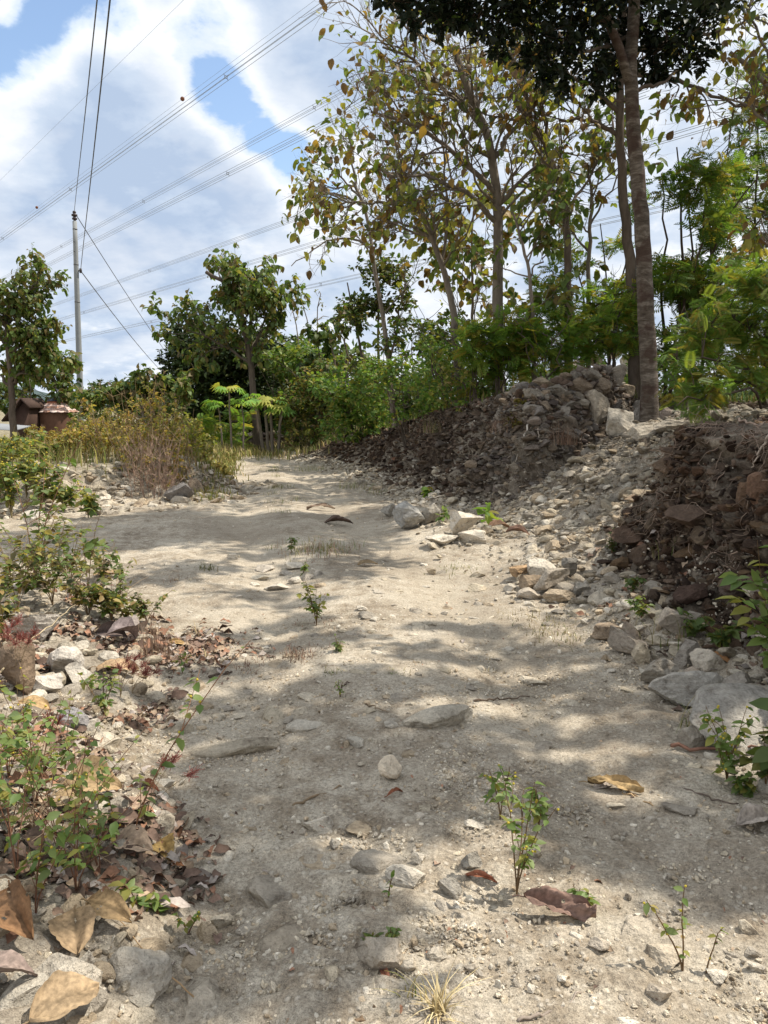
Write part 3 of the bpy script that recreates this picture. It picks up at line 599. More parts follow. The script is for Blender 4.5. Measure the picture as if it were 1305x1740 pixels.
p = sample(330, -1.5, 2.0, 1.6, 6.5, lambda x, y: np.clip(sm(.05, .5, fbm(x * 1.4 + 20, y * 1.4, o=2)) + .15, 0, 1))
stuff(rubble('embedded_stones', p, lognorm(len(p), .055, .5, .025, .14), PALE * 1.0, 3, (.25, .45), .08, .33, 9), 'flat limestone pieces trodden into the surface of the near road', 'stones')
# ------------------------------------------------------------------ foliage helpers
def quadstrip_leaf(n=4, w=1.0, fold=.18, droop=.25, shape=None, wave=0.0):
    """leaf with a midrib: x along, y across, z up; length 1"""
    xs = np.linspace(0, 1, n + 1)
    if shape is None: wd = np.sin(np.pi * np.clip(xs, .001, .999) ** .8) ** .8 * .5 * w
    else: wd = np.interp(xs, *shape) * .5 * w
    wd[-1] = .002; wd[0] = .01
    zc = -droop * xs ** 2
    L = np.stack([xs, wd, zc + fold * wd * 2 * .5 + wave * np.sin(xs * 9)], 1); M = np.stack([xs, xs * 0, zc], 1)
    R = np.stack([xs, -wd, zc + fold * wd * 2 * .5 - wave * np.sin(xs * 8 + 1)], 1)
    v = np.concatenate([L, M, R]); m = n + 1
    i = np.arange(n); f = np.concatenate([np.stack([i, i + m, i + m + 1, i + 1], 1), np.stack([i + m, i + 2 * m, i + 2 * m + 1, i + m + 1], 1)])
    return v, f
LEAF_BIG = quadstrip_leaf(5, .66, .35, .5, shape=([0, .12, .4, .65, .88, 1], [.02, .45, .95, 1.0, .55, .02]), wave=.05)
LEAF_OV = quadstrip_leaf(3, .55, .3, .2)
LEAF_SM = quadstrip_leaf(2, .5, .25, .15)
def frond(pairs=9, w=.36, lw=.085):
    v = [[0, .008, 0], [0, -.008, 0], [1, -.004, -.18], [1, .004, -.18]]; f = [[0, 1, 2, 3]]
    for k in range(pairs):
        x = .12 + .86 * k / pairs; z = -.18 * x * x; ww = w * math.sin(math.pi * (x * .8 + .15)) ** .6
        for s in (-1, 1):
            n = len(v); dx = .10 * ww / w
            v += [[x - lw * .3, 0, z], [x + dx * .4 - lw / 2, s * ww * .55, z + .02], [x + dx + .03, s * ww, z - .03], [x + dx * .4 + lw / 2, s * ww * .5, z + .02]]
            f.append([n, n + 1, n + 2, n + 3])
    return np.array(v), np.array(f)
FROND = frond(15, .30, .05); FROND_S = frond(6, .4, .13)
def palmate(n=7):
    v = []; f = []
    for k in range(n):
        a = (k - (n - 1) / 2) * 2.3 / (n - 1) * 1.15; c, s = math.cos(a), math.sin(a); L = .95 - .25 * abs(a) / 1.5
        m = len(v); pts = [(0, 0, 0), (.45 * L, .10, .02), (L, 0, -.22), (.45 * L, -.10, .02)]
        v += [[x * c - y * s, x * s + y * c, z] for x, y, z in pts]; f.append([m, m + 1, m + 2, m + 3])
    return np.array(v), np.array(f)
PALM = palmate()
def inst(buf, tmpl, pos, ax, size, cols, up=None, width=1.0, jit=.5):
    n = len(pos)
    if n == 0: return
    v, f = tmpl; ax = nrm(ax)
    if up is None: up = np.array([0, 0, 1.0]) + rng.normal(0, jit, (n, 3))
    side = nrm(np.cross(up, ax)); nm = np.cross(ax, side)
    s = np.broadcast_to(size, (n,))[:, None, None]
    V = pos[:, None] + s * (v[None, :, :1] * ax[:, None] + v[None, :, 1:2] * width * side[:, None] + v[None, :, 2:] * nm[:, None])
    F = f[None] + (np.arange(n) * len(v))[:, None, None]
    buf.add(V, F.reshape(-1, f.shape[1]), np.repeat(cols, len(v), 0))
TEAK = 1.15 * np.array([[.16, .17, .03], [.20, .19, .035], [.10, .14, .03], [.20, .13, .03], [.10, .06, .025], [.22, .21, .05], [.12, .15, .03], [.07, .10, .03], [.12, .075, .03]]) * 1.35
TEAKG = np.array([[.10, .15, .035], [.08, .12, .03], [.14, .17, .04], [.06, .10, .03], [.18, .17, .05], [.13, .10, .035], [.09, .14, .03]]) * 1.35
GREEN = 1.15 * np.array([[.07, .13, .025], [.09, .15, .03], [.05, .10, .02], [.12, .16, .03], [.15, .15, .035]]) * 1.35
DKGREEN = np.array([[.012, .022, .010], [.018, .030, .011], [.009, .017, .008]])  # dark leaf green taken near black to stand for backlighting
MIDGREEN = np.array([[.045, .08, .02], [.06, .10, .025], [.035, .065, .018], [.09, .11, .03]]) * 1.35
FERN = 1.2 * np.array([[.08, .14, .025], [.10, .17, .03], [.06, .11, .02], [.13, .17, .03], [.17, .15, .03]]) * 1.35
YELL = np.array([[.22, .20, .05], [.17, .18, .05], [.28, .23, .08], [.13, .15, .04], [.24, .17, .07]]) * 1.35
BROWNG = np.array([[.09, .08, .03], [.12, .09, .035], [.06, .07, .025], [.07, .09, .03]])
BARK = (.12, .095, .075); BARKL = (.19, .16, .13); BARKD = (.08, .06, .045)
def rot_about(d, ang):
    """turn each direction away by ang about a random azimuth"""
    n = d.shape[0] if d.ndim > 1 else 1; d = nrm(d.reshape(-1, 3)); r = nrm(np.cross(d, rng.normal(size=d.shape)))
    return d * math.cos(ang) + r * math.sin(ang)
class Tree:
    def __init__(s): s.wood = Buf(); s.fine = Buf(); s.tips = []; s.trunk = Buf(); s.bcol = BARK
    def limb(s, pts, r0, r1, sides=8, buf=None, n=14, wob=.02):
        P = np.asarray(pts, float)
        t = np.concatenate([[0], np.cumsum(np.linalg.norm(np.diff(P, axis=0), axis=1))]); u = np.linspace(0, t[-1], n)
        Q = np.stack([np.interp(u, t, P[:, k]) for k in range(3)], 1)
        for _ in range(2): Q[1:-1] = (Q[:-2] + 2 * Q[1:-1] + Q[2:]) / 4
        Q[1:-1] += rng.normal(0, wob, (n - 2, 3)) * .6
        tube(buf or s.wood, Q, np.linspace(r0, r1, n), sides, s.bcol); return Q
    def ram(s, p, d, L, r, depth, kids=(3, 4), ang=.7, lr=.68, up=.12, wob=.25, ends=1):
        n = 6; pts = [p]; dd = d / np.linalg.norm(d)
        for _ in range(n - 1):
            dd = dd + rng.normal(0, wob * .35, 3) + np.array([0, 0, up * .5]); dd /= np.linalg.norm(dd); pts.append(pts[-1] + dd * L / (n - 1))
        P = np.array(pts); r1 = r * .55 if depth else r * .35
        tube(s.fine if depth < 2 else s.wood, P, np.linspace(r, r1, n), 3 if depth < 2 else 5, s.bcol)
        if depth == 0:
            s.tips.append((P[-1], dd)); 
            if ends > 1: s.tips.append((P[3], dd))
            return
        for _ in range(rng.integers(kids[0], kids[1] + 1)):
            t = rng.uniform(.35, 1.0); q = P[0] + 0; i = t * (n - 1); a = int(min(i, n - 2)); q = P[a] + (P[a + 1] - P[a]) * (i - a)
            s.ram(q, rot_about(dd, rng.uniform(ang * .6, ang * 1.2))[0], L * lr * rng.uniform(.75, 1.2), r1 * .8, depth - 1, kids, ang, lr, up, wob, ends)
        s.ram(P[-1], rot_about(dd, .25)[0], L * lr, r1, depth - 1, kids, ang, lr, up, wob, ends)
    def along(s, Q, r, n, L, depth, a=.25, ang=.9, **kw):
        for _ in range(n):
            i = rng.uniform(a, 1) * (len(Q) - 1); k = int(min(i, len(Q) - 2)); d = Q[k + 1] - Q[k]
            s.ram(Q[k] + d * (i - k), rot_about(d, rng.uniform(.6, 1.2) * ang)[0], L * rng.uniform(.6, 1.2), r, depth, **kw)
    def arrays(s): return np.array([t[0] for t in s.tips]), np.array([t[1] for t in s.tips])
def leaf_tips(buf, pos, dr, n, tmpl, size, pal, spread=.15, droop=.5, width=1.0, keep=1.0, out=1.0):
    if len(pos) == 0: return
    p = np.repeat(pos, n, 0); d = np.repeat(dr, n, 0)
    m = rng.uniform(size=len(p)) < keep; p, d = p[m], d[m]; k = len(p)
    rad = nrm(rng.normal(size=(k, 3)) * [1, 1, .5]); ax = d * .5 + rad * out + np.array([0, 0, -droop])
    p = p - d * rng.uniform(0, spread, (k, 1)) + rng.normal(0, spread * .15, (k, 3))
    inst(buf, tmpl, p, ax, size * rng.uniform(.38, 1.25, k), pick(pal, k, .25), width=width)
def blob_tips(blobs, dens, twig=None, col=BARK, root=None, tw=3):
    """sprig positions and directions inside ellipsoids (centre, radii), denser near the surface"""
    P, D = [], []
    for c, r in blobs:
        c = np.asarray(c); r = np.broadcast_to(np.asarray(r, float), (3,)); n = max(3, int(dens * (r[0] * r[1] * r[2]) ** (2 / 3)))
        u = nrm(rng.normal(size=(n, 3))); q = rng.uniform(.25, 1, (n, 1)) ** .5 * (1 + .25 * fbm(u[:, 0] * 2 + c[0], u[:, 1] * 2 + c[1], u[:, 2] * 2, o=2))[:, None]
        p = c + u * r * q; P.append(p); D.append(nrm(u + [0, 0, .35]))
        if twig is not None:
            for k in range(0, n, tw):
                a = c + (p[k] - c) * .15 + [0, 0, -r[2] * .3]
                mid = (a + p[k]) / 2 + rng.normal(0, .08, 3) * r[0]
                tube(twig, [a, mid, p[k]], [.012 * r[0] + .004, .008 * r[0] + .003, .002], 3, col)
            if root is not None: tube(twig, [root, (root + c) / 2 + rng.normal(0, .05, 3), c], [.02 + .01 * r[0], .015 + .008 * r[0], .008], 5, col)
    return np.concatenate(P), np.concatenate(D)
def finish(name, T, leafbuf, base, label, cat='tree', leafmat=M_LEAF, group=None, barkmat=M_BARK, crown='crown', trunkname='trunk'):
    root = empty(name, base, label, cat, group); base = np.asarray(base, float)
    for k, f in T.fine.f.items(): T.wood.f.setdefault(k, []).extend([q + T.wood.n for q in f])
    T.wood.v += T.fine.v; T.wood.c += T.fine.c; T.wood.n += T.fine.n
    for nm, b, m in ((trunkname, T.trunk, barkmat), ('branches', T.wood, M_BARK), (crown, leafbuf, leafmat)):
        if b.v: b.build(nm, m, root, origin=base)
    return root

# ------------------------------------------------------------------ trees on the right bank
def A(*l): return [at(*q) for q in l]
# tall trunk with the dark crown
T = Tree(); Y0 = 11.0
base = np.array([at(1106, 705, Y0)[0], Y0, hz(at(1106, 705, Y0)[0], Y0) - .15])
tr = A((1106, 712, 11), (1104, 640, 11), (1097, 500, 11), (1088, 350, 11), (1076, 220, 11), (1071, 130, 11), (1071, 105, 11)); tr[0] = base
Q = T.limb(tr, .126, .086, 20, T.trunk, 30, .012)
tube(T.trunk, np.linspace(Q[0], Q[4], 8), [.25, .20, .168, .148, .137, .130, .126, .122], 20, BARK)
Q1 = T.limb([Q[-1], *A((1075, 50, 11), (1078, -20, 11), (1080, -180, 11.2), (1060, -420, 11.5))], .085, .04, 12, T.trunk, 14, .01)
Q2 = T.limb([Q[-3], *A((1050, 70, 10.8), (1025, 15, 10.6), (990, -60, 10.3), (930, -200, 10), (850, -330, 9.6))], .065, .03, 10, T.trunk, 14, .01)
for q in [((1080, -60, 11), (1150, -120, 10.5), (1220, -180, 10)), ((1010, -20, 10.5), (900, -40, 10), (780, -60, 9.5), (690, -40, 9.2)), ((1071, 150, 11), (1110, 150, 11), (1150, 120, 11.1)),
          ((1074, 60, 11), (1000, 90, 11.5), (930, 90, 12)), ((1078, -30, 11), (1180, 0, 11.5), (1230, 20, 12)), ((960, -130, 10), (800, -220, 9), (660, -260, 8.6)), ((1080, -150, 11.2), (1250, -300, 12), (1350, -350, 12.5)), ((1070, 170, 11), (1045, 172, 11), (1040, 178, 11))]:
    T.limb(A(*q), .035, .012, 6, T.wood, 10, .02)
B = []
for px, py, Y, r in [(665, -12, 9.2, .28), (700, 22, 9.2, .20), (730, 5, 9.4, .3), (770, 5, 9.5, .3), (810, 18, 9.6, .33), (845, 30, 9.8, .35), (880, 5, 10, .33), (850, 60, 10, .22), (920, 40, 10.2, .4), (930, 105, 10.4, .28), (960, 60, 10.6, .42), (1000, 20, 10.6, .42), (1010, 110, 10.8, .30), (960, 125, 10.6, .2),
                     (1040, 60, 11.4, .4), (1100, 20, 11.3, .45), (1110, 85, 11.4, .36), (1140, 60, 11.2, .40), (1110, 130, 11.3, .22), (1165, 90, 11.4, .30), (1185, 30, 11.4, .38), (1200, 85, 11.5, .2), (1215, -10, 11.6, .35), (1040, 140, 11.2, .16),
                     (700, -80, 9.3, .6), (800, -90, 9.5, .7), (900, -80, 10, .7), (1000, -90, 10.5, .8), (1100, -90, 11, .8), (1200, -110, 11.4, .7), (750, -220, 9, .8), (880, -230, 9.5, .9), (1000, -260, 10.5, 1.0), (1120, -280, 11, 1.0), (1060, -450, 11.3, 1.0), (900, -400, 10, .9)]:
    B.append((at(px, py, Y), (r, r, r * .85)))
for px, py, Y, r in [(845, 85, 9.9, .16), (700, 45, 9.2, .12), (905, 95, 10.2, .22), (925, 140, 10.4, .18), (960, 150, 10.6, .16), (1010, 150, 10.8, .2), (1040, 105, 11.2, .3), (1130, 120, 11.3, .24), (1195, 110, 11.5, .16), (750, 30, 9.4, .25), (780, 40, 9.5, .15)]:
    B.append((at(px, py, Y), (r, r, r)))
P, D = blob_tips(B, 440, T.fine, BARKD)
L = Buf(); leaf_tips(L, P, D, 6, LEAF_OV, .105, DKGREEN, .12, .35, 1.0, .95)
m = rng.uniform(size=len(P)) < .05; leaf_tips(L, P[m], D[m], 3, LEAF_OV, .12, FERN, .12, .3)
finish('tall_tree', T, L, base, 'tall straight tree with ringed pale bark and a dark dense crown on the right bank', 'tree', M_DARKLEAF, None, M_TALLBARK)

def teak(name, label, limbs, r, base_px, specs, nleaf=4, size=.26, pal=TEAK, keep=.62, wood=BARKL, trunk_n=24, droop=.7, group=None, tmpl=None, kids=(3, 4), dens=1.0, lsc=1.0):
    """limbs[0] is the trunk; each further entry is a traced limb; specs: branching per limb"""
    T = Tree(); T.bcol = wood
    b = np.array(limbs[0][0]); bx = at(*b); gz = hz(bx[0], bx[1]); bx[2] = min(bx[2], gz) - .1
    pts = [bx] + A(*limbs[0][1:]); Q = T.limb(pts, r, r * .45, 10, T.trunk, trunk_n, .02)
    allq = [(Q, r * .35)]
    for l in limbs[1:]:
        q = A(*l); allq.append((T.limb(q, r * .42, r * .14, 6, T.wood, 12, .04), r * .15))
    for (Q, rr), (n, L, depth, a) in zip(allq, specs):
        T.along(Q, min(rr, .03), n, L * lsc, depth, a, kids=kids, up=.10, wob=.4, ang=.95)
        T.tips.append((Q[-1], nrm(Q[-1] - Q[-2])))
    P, D = T.arrays(); L = Buf(); leaf_tips(L, P, D, nleaf, tmpl or LEAF_BIG, size, pal, .22, droop, 1.0, keep * dens)
    finish(name, T, L, bx, label, 'tree', M_LEAF, group); return P
teak('teak_tree', 'sparse yellowing teak with the thickest forked trunk left of the tall ringed tree',
     [[(848, 560, 15), (846, 450, 15), (845, 330, 15), (832, 240, 15), (800, 160, 15), (770, 80, 15)], [(838, 270, 15), (890, 200, 15.3), (930, 120, 15.5), (960, 60, 15.6)], [(843, 330, 15), (760, 250, 14.6), (690, 200, 14.3), (630, 190, 14)],
      [(846, 380, 15), (800, 330, 14.6), (730, 300, 14.3), (660, 300, 14)], [(820, 210, 15), (740, 140, 14.8), (690, 90, 14.6), (650, 80, 14.5)], [(845, 350, 15), (900, 290, 15), (960, 250, 15)]],
     .125, None, [(17, 1.0, 2, .45), (14, .9, 2, .2), (15, .9, 2, .2), (13, .8, 2, .2), (15, .9, 2, .2), (11, .8, 2, .2)], nleaf=3, size=.165, keep=.27)
teak('teak_tree', 'slim leaning teak tree with curved trunk and drooping yellow leaves above the green shrubs',
     [[(782, 640, 15.5), (770, 520, 15.5), (755, 460, 15.5), (728, 385, 15.5), (700, 330, 15.5), (680, 290, 15.5)], [(750, 450, 15.5), (765, 360, 15.5), (752, 240, 15.5), (745, 200, 15.5)], [(715, 360, 15.5), (660, 340, 15.5), (600, 350, 15.3), (560, 330, 15.2)], [(740, 410, 15.5), (690, 380, 15.5), (640, 372, 15.5)]],
     .085, None, [(11, .8, 2, .5), (11, .8, 2, .3), (13, .8, 2, .2), (9, .7, 2, .2)], nleaf=3, size=.165, keep=.27)
teak('teak_tree', 'bare-branched teak with curling twigs reaching farthest left over the road',
     [[(672, 690, 18), (655, 560, 18), (638, 470, 18), (632, 420, 18), (625, 370, 18), (615, 340, 18), (600, 310, 18)], [(635, 425, 18), (600, 405, 18), (560, 405, 17.8), (525, 430, 17.6), (495, 452, 17.5)], [(620, 350, 18), (580, 330, 18), (540, 330, 17.8), (505, 345, 17.7)], [(610, 330, 18), (600, 280, 18), (590, 215, 18), (585, 175, 18)], [(612, 335, 18), (570, 290, 18), (545, 275, 18)]],
     .07, None, [(5, .8, 2, .4), (6, .55, 1, .3), (8, .6, 2, .3), (9, .65, 2, .3), (6, .6, 2, .3)], nleaf=2, size=.19, keep=.32, wood=BARKL)
teak('teak_tree', 'grey-trunked teak in the middle of the right bank with a kinked dark top',
     [[(968, 610, 14), (966, 520, 14), (966, 420, 14), (958, 340, 14), (940, 270, 14), (905, 215, 14), (870, 160, 14)], [(935, 265, 14), (925, 180, 14), (930, 100, 14), (935, 40, 14)], [(905, 215, 14), (890, 130, 14), (850, 80, 14), (800, 50, 14)], [(962, 370, 14), (1000, 300, 14.3), (1030, 240, 14.4)]],
     .085, None, [(6, .7, 2, .6), (10, .8, 2, .2), (9, .8, 2, .2), (4, .6, 2, .3)], nleaf=2, size=.16, keep=.36, wood=BARK)
teak('teak_tree', 'dark-trunked teak directly behind the tall trunk with a limb arching left',
     [[(1082, 560, 13.5), (1078, 500, 13.5), (1066, 400, 13.5), (1056, 300, 13.5), (1053, 180, 13.5), (1060, 60, 13.5), (1065, -60, 13.5)], [(1052, 190, 13.5), (1010, 150, 13.4), (960, 115, 13.2), (900, 110, 13), (860, 60, 13)], [(1054, 230, 13.5), (1000, 200, 13.5), (950, 205, 13.5)], [(1058, 120, 13.5), (1160, 135, 13.5), (1240, 170, 13.5), (1300, 190, 13.5)], [(1060, 90, 13.5), (1200, 60, 13.5), (1290, 30, 13.5)]],
     .105, None, [(6, .8, 2, .5), (9, .7, 2, .2), (6, .7, 2, .2), (10, .75, 2, .2), (9, .7, 2, .3)], nleaf=2, size=.15, keep=.34, wood=BARK)
teak('teak_tree', 'thin pale sapling trunk between the kinked teak and the forked teak',
     [[(912, 610, 13.5), (905, 520, 13.5), (898, 460, 13.5), (885, 400, 13.5), (870, 360, 13.5)], [(900, 470, 13.5), (930, 430, 13.5), (960, 415, 13.5)]],
     .045, None, [(10, .7, 2, .3), (5, .5, 1, .3)], nleaf=3, size=.17, pal=TEAKG, keep=.8)
teak('teak_tree', 'yellow-leaved young teak filling the gap between the forked teak and the tall trunk',
     [[(1005, 560, 16), (1000, 450, 16), (1005, 350, 16), (1000, 280, 16)], [(1002, 430, 16), (950, 380, 16), (920, 350, 16)], [(1004, 380, 16), (1050, 300, 16), (1080, 260, 16)]],
     .06, None, [(9, .8, 2, .3), (6, .7, 2, .2), (5, .7, 2, .2)], nleaf=3, size=.19, pal=TEAKG, keep=.35)
teak('teak_tree', 'distant thin forked pale trunks between the leaning teak and the forked teak',
     [[(808, 560, 19), (803, 480, 19), (800, 420, 19), (805, 360, 19)], [(802, 470, 19), (830, 400, 19), (842, 340, 19)], [(802, 500, 19), (760, 420, 19), (740, 380, 19)]],
     .05, None, [(12, .9, 2, .3), (7, .8, 2, .2), (7, .8, 2, .2)], nleaf=3, size=.22, pal=TEAK, keep=.55)
teak('teak_tree', 'yellow-leaved branches of a teak leaning in at the top right corner',
     [[(1360, 600, 12), (1350, 350, 12), (1330, 200, 12), (1290, 110, 12), (1240, 90, 12)], [(1335, 200, 12), (1300, 60, 12), (1260, 10, 12), (1235, -30, 12)], [(1340, 260, 12), (1290, 190, 12), (1220, 160, 12)]],
     .07, None, [(12, .7, 2, .4), (7, .6, 1, .3), (7, .6, 2, .3)], nleaf=3, size=.15, keep=.45)
# fine-leaved tall shrubs on the right
def fine_tree(name, label, stems, blobs, tmpl, size, pal, dens=60, n=4, wood=BARKD, r=.035, mat=M_FINE, cat='tree', droop=.15, group=None, keep=.9, sway=.05, width=1.0, mul=2.2):
    T = Tree(); T.bcol = wood
    q0 = at(*stems[0][0]); g = hz(q0[0], q0[1]); base = np.array([q0[0], q0[1], g - .05])
    ends = []
    for s in stems:
        q = [np.array(t) for t in A(*s)]; q[0][2] = min(q[0][2], hz(q[0][0], q[0][1]) - .05)
        Q = T.limb(q, r, r * .3, 5, T.wood, 12, sway); ends.append(Q)
    B = [(at(px, py, Y), (rr, rr, rr * .8)) for px, py, Y, rr in blobs]
    P, D = blob_tips(B, dens * mul, T.fine, wood, tw=int(3 * mul))
    for c, rr in B[::2]:                                        # join each mass of leaves to the nearest stem
        Q = min(ends, key=lambda e: np.linalg.norm(e - c, axis=1).min()); k = int(np.argmin(np.linalg.norm(Q - c, axis=1) + np.maximum(Q[:, 2] - c[2], 0)))
        tube(T.wood, [Q[k], (Q[k] + c) / 2 + [0, 0, .1], c], [r * .4, r * .3, r * .15], 4, wood)
    L = Buf(); leaf_tips(L, P, D, n, tmpl, size, pal, .12, droop, width, keep)
    return finish(name, T, L, base, label, cat, mat, group)
def scat(n, x0, x1, y0, y1, Y0, Y1, r0, r1): return [(rng.uniform(x0, x1), rng.uniform(y0, y1), rng.uniform(Y0, Y1), rng.uniform(r0, r1)) for _ in range(n)]
fine_tree('feathery_tree', 'tall feathery-leaved tree with many dark slanting stems right of the tall trunk',
          [[(1150, 640, 14), (1155, 500, 14), (1165, 350, 14), (1150, 250, 14)], [(1165, 640, 14), (1190, 500, 14), (1230, 380, 14), (1290, 300, 14)], [(1130, 640, 14.5), (1128, 450, 14.5), (1125, 300, 14.5)],
           [(1175, 640, 14.2), (1220, 520, 14.2), (1260, 420, 14.2), (1300, 360, 14.2)], [(1140, 640, 13.6), (1170, 520, 13.6), (1190, 400, 13.6), (1210, 300, 13.6)], [(1155, 640, 13.8), (1175, 560, 13.8), (1180, 420, 13.8), (1170, 330, 13.8)]],
          scat(22, 1120, 1300, 260, 520, 13.2, 15, .25, .5) + scat(10, 1120, 1300, 470, 600, 13, 14.5, .35, .6), FROND_S, .24, FERN * .85, 90, 4, r=.04, keep=.8)
fine_tree('feathery_tree', 'pale feathery tree rising to the top right corner',
          [[(1290, 600, 17), (1288, 400, 17), (1285, 200, 17), (1275, 100, 17)], [(1300, 600, 17), (1320, 400, 17), (1310, 180, 17)]],
          scat(26, 1230, 1340, 130, 420, 16, 18, .35, .65) + [(1270, 90, 17, .3), (1300, 110, 17, .35)], FROND_S, .22, GREEN * .8, 60, 3, wood=BARK, r=.04, keep=.8)
fine_tree('feathery_tree', 'feathery green tree between the kinked teak and the dark trunk behind the tall one',
          [[(1040, 600, 16.5), (1035, 480, 16.5), (1020, 380, 16.5)], [(1025, 600, 16.5), (990, 480, 16.5), (950, 420, 16.5)], [(1045, 600, 16.5), (1060, 450, 16.5), (1070, 350, 16.5)]],
          scat(9, 930, 1090, 330, 480, 16, 17.5, .25, .4) + scat(12, 920, 1100, 480, 590, 15.5, 17, .35, .55), FROND_S, .24, FERN * .95, 60, 4, keep=.8)
fine_tree('ferny_bush', 'bright green ferny bush overhanging the near bank in front of the tall trunk',
          [[(1330, 720, 8), (1290, 640, 8), (1200, 600, 7.9), (1130, 610, 7.8)], [(1330, 720, 8), (1280, 660, 7.8), (1190, 670, 7.6), (1150, 690, 7.5)], [(1330, 700, 8), (1300, 580, 8.2), (1240, 520, 8.3)], [(1340, 720, 8), (1330, 560, 8), (1290, 480, 8)], [(1330, 720, 8), (1270, 640, 8), (1180, 640, 8), (1125, 650, 7.8)]],
          scat(22, 1170, 1330, 560, 680, 7.6, 8.8, .16, .3) + scat(14, 1200, 1340, 460, 570, 8, 9, .2, .35) + [(1150, 605, 7.8, .14), (1130, 600, 7.8, .10), (1150, 650, 7.7, .13), (1160, 685, 7.6, .12), (1190, 700, 7.7, .12)], FROND, .17, FERN * .95, 150, 3, r=.02, cat='bush', keep=.85, droop=.3, mul=2.6)
# shrubs along the top of the far bank
SH = [('leafy_bush', 'dense mid green bush at the foot of the forked teak on the bank top', [(850, 640, 13.5)], scat(16, 800, 920, 540, 650, 13, 14.5, .3, .5), FROND_S, .22, FERN * 1.15, M_FINE),
      ('leafy_bush', 'bright green ferny bush on the bank top left of the rock heap', [(925, 650, 13)], scat(14, 890, 1000, 545, 640, 12.8, 14, .25, .42), FROND_S, .2, FERN * 1.3, M_FINE),
      ('leafy_bush', 'green bush behind the crest of the rock heap', [(1050, 600, 13.6)], scat(14, 985, 1095, 500, 600, 13.2, 14.5, .28, .45), FROND_S, .2, FERN * 1.1, M_FINE),
      ('leafy_bush', 'broad-leaved green bush below the leaning teak', [(765, 670, 14.6)], scat(18, 700, 830, 570, 680, 14, 15.5, .3, .5), LEAF_OV, .11, GREEN * 1.25, M_LEAF),
      ('leafy_bush', 'yellow-green weedy bush on the bank edge below the leaning teak', [(800, 680, 13.6)], scat(10, 750, 850, 625, 680, 13.2, 14, .2, .32), LEAF_OV, .09, np.concatenate([GREEN, YELL]), M_LEAF),
      ('leafy_bush', 'low green bush spilling over the middle of the far bank', [(690, 700, 16.5)], scat(18, 630, 750, 610, 700, 15.8, 17, .32, .5), LEAF_OV, .11, GREEN * 1.15, M_LEAF),
      ('leafy_bush', 'bushy green thicket at the left end of the far bank', [(610, 720, 20)], scat(20, 545, 670, 620, 730, 19, 21, .4, .65), LEAF_OV, .14, GREEN * 1.15, M_LEAF),
      ('leafy_bush', 'yellowing bush beyond the far end of the bank', [(530, 740, 25)], scat(18, 485, 580, 640, 745, 24, 26, .5, .8), LEAF_OV, .16, np.concatenate([GREEN, YELL, BROWNG]), M_LEAF),
      ('leafy_bush', 'bright green bush right of the papaya plants at the road end', [(500, 740, 28)], scat(14, 465, 545, 600, 740, 27.5, 30, .6, 1.0), LEAF_OV, .18, GREEN, M_LEAF),
      ('leafy_bush', 'sparse bush with pale stems behind the low bank bush', [(720, 640, 18)], scat(14, 640, 790, 540, 640, 17.5, 19, .35, .55), LEAF_OV, .14, np.concatenate([GREEN, TEAKG]), M_LEAF),
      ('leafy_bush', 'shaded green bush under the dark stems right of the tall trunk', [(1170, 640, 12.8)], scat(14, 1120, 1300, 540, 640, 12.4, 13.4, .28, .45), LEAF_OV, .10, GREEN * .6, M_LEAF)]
for nm, lb, st, bl, tm, sz, pal, mt in SH:
    px, py, Y = st[0]; stems = [[(px, py, Y), (px + rng.uniform(-40, 40), py - 60, Y), (px + rng.uniform(-70, 70), py - 120, Y)] for _ in range(5)]
    fine_tree(nm, lb, stems, bl, tm, sz, pal, 75 if tm is not FROND_S else 60, 6 if tm is not FROND_S else 5, BARK, .018, mt, 'bush', mul=2.5)
# ------------------------------------------------------------------ trees at the road end and on the left
fine_tree('leafy_tree', 'brownish small-leaved tree standing at the far end of the bank', [[(640, 700, 22), (642, 600, 22), (645, 500, 22), (640, 450, 22)], [(642, 600, 22), (600, 520, 22), (590, 480, 22)], [(642, 580, 22), (680, 520, 22), (690, 480, 22)]],
          scat(16, 595, 690, 450, 540, 21.5, 23, .35, .6) + scat(10, 600, 690, 530, 680, 21.5, 22.5, .3, .5) + [(620, 455, 22, .4), (650, 440, 22, .4)], LEAF_OV, .16, np.concatenate([BROWNG, GREEN * .6]), 42, 6, BARK, .06, M_LEAF, keep=.85, mul=3.5)
fine_tree('leafy_tree', 'large-leaved green tree hanging over the right side of the road end', [[(585, 720, 23.5), (590, 620, 23.5), (585, 520, 23.5)], [(588, 640, 23.5), (560, 560, 23.5)]],
          scat(14, 560, 650, 520, 690, 23, 24.5, .35, .6), LEAF_BIG, .20, TEAKG, 26, 6, BARK, .05, M_LEAF, droop=.8, mul=3)
fine_tree('leafy_tree', 'dark green round-crowned tree at the road end', [[(545, 720, 26), (545, 640, 26), (540, 570, 26)]],
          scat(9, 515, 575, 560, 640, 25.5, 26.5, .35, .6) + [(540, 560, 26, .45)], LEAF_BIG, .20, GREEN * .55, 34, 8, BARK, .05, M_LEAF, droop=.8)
fine_tree('leafy_tree', 'thin pale wispy tree standing against the sky at the road end', [[(530, 640, 30), (525, 560, 30), (510, 500, 30)], [(527, 580, 30), (540, 520, 30), (545, 500, 30)], [(525, 560, 30), (500, 520, 30), (490, 510, 30)]],
          scat(10, 485, 560, 495, 560, 29, 31, .3, .5), LEAF_SM, .14, YELL * .8, 22, 3, BARKL, .05, M_LEAF, keep=.6, mul=1.2)
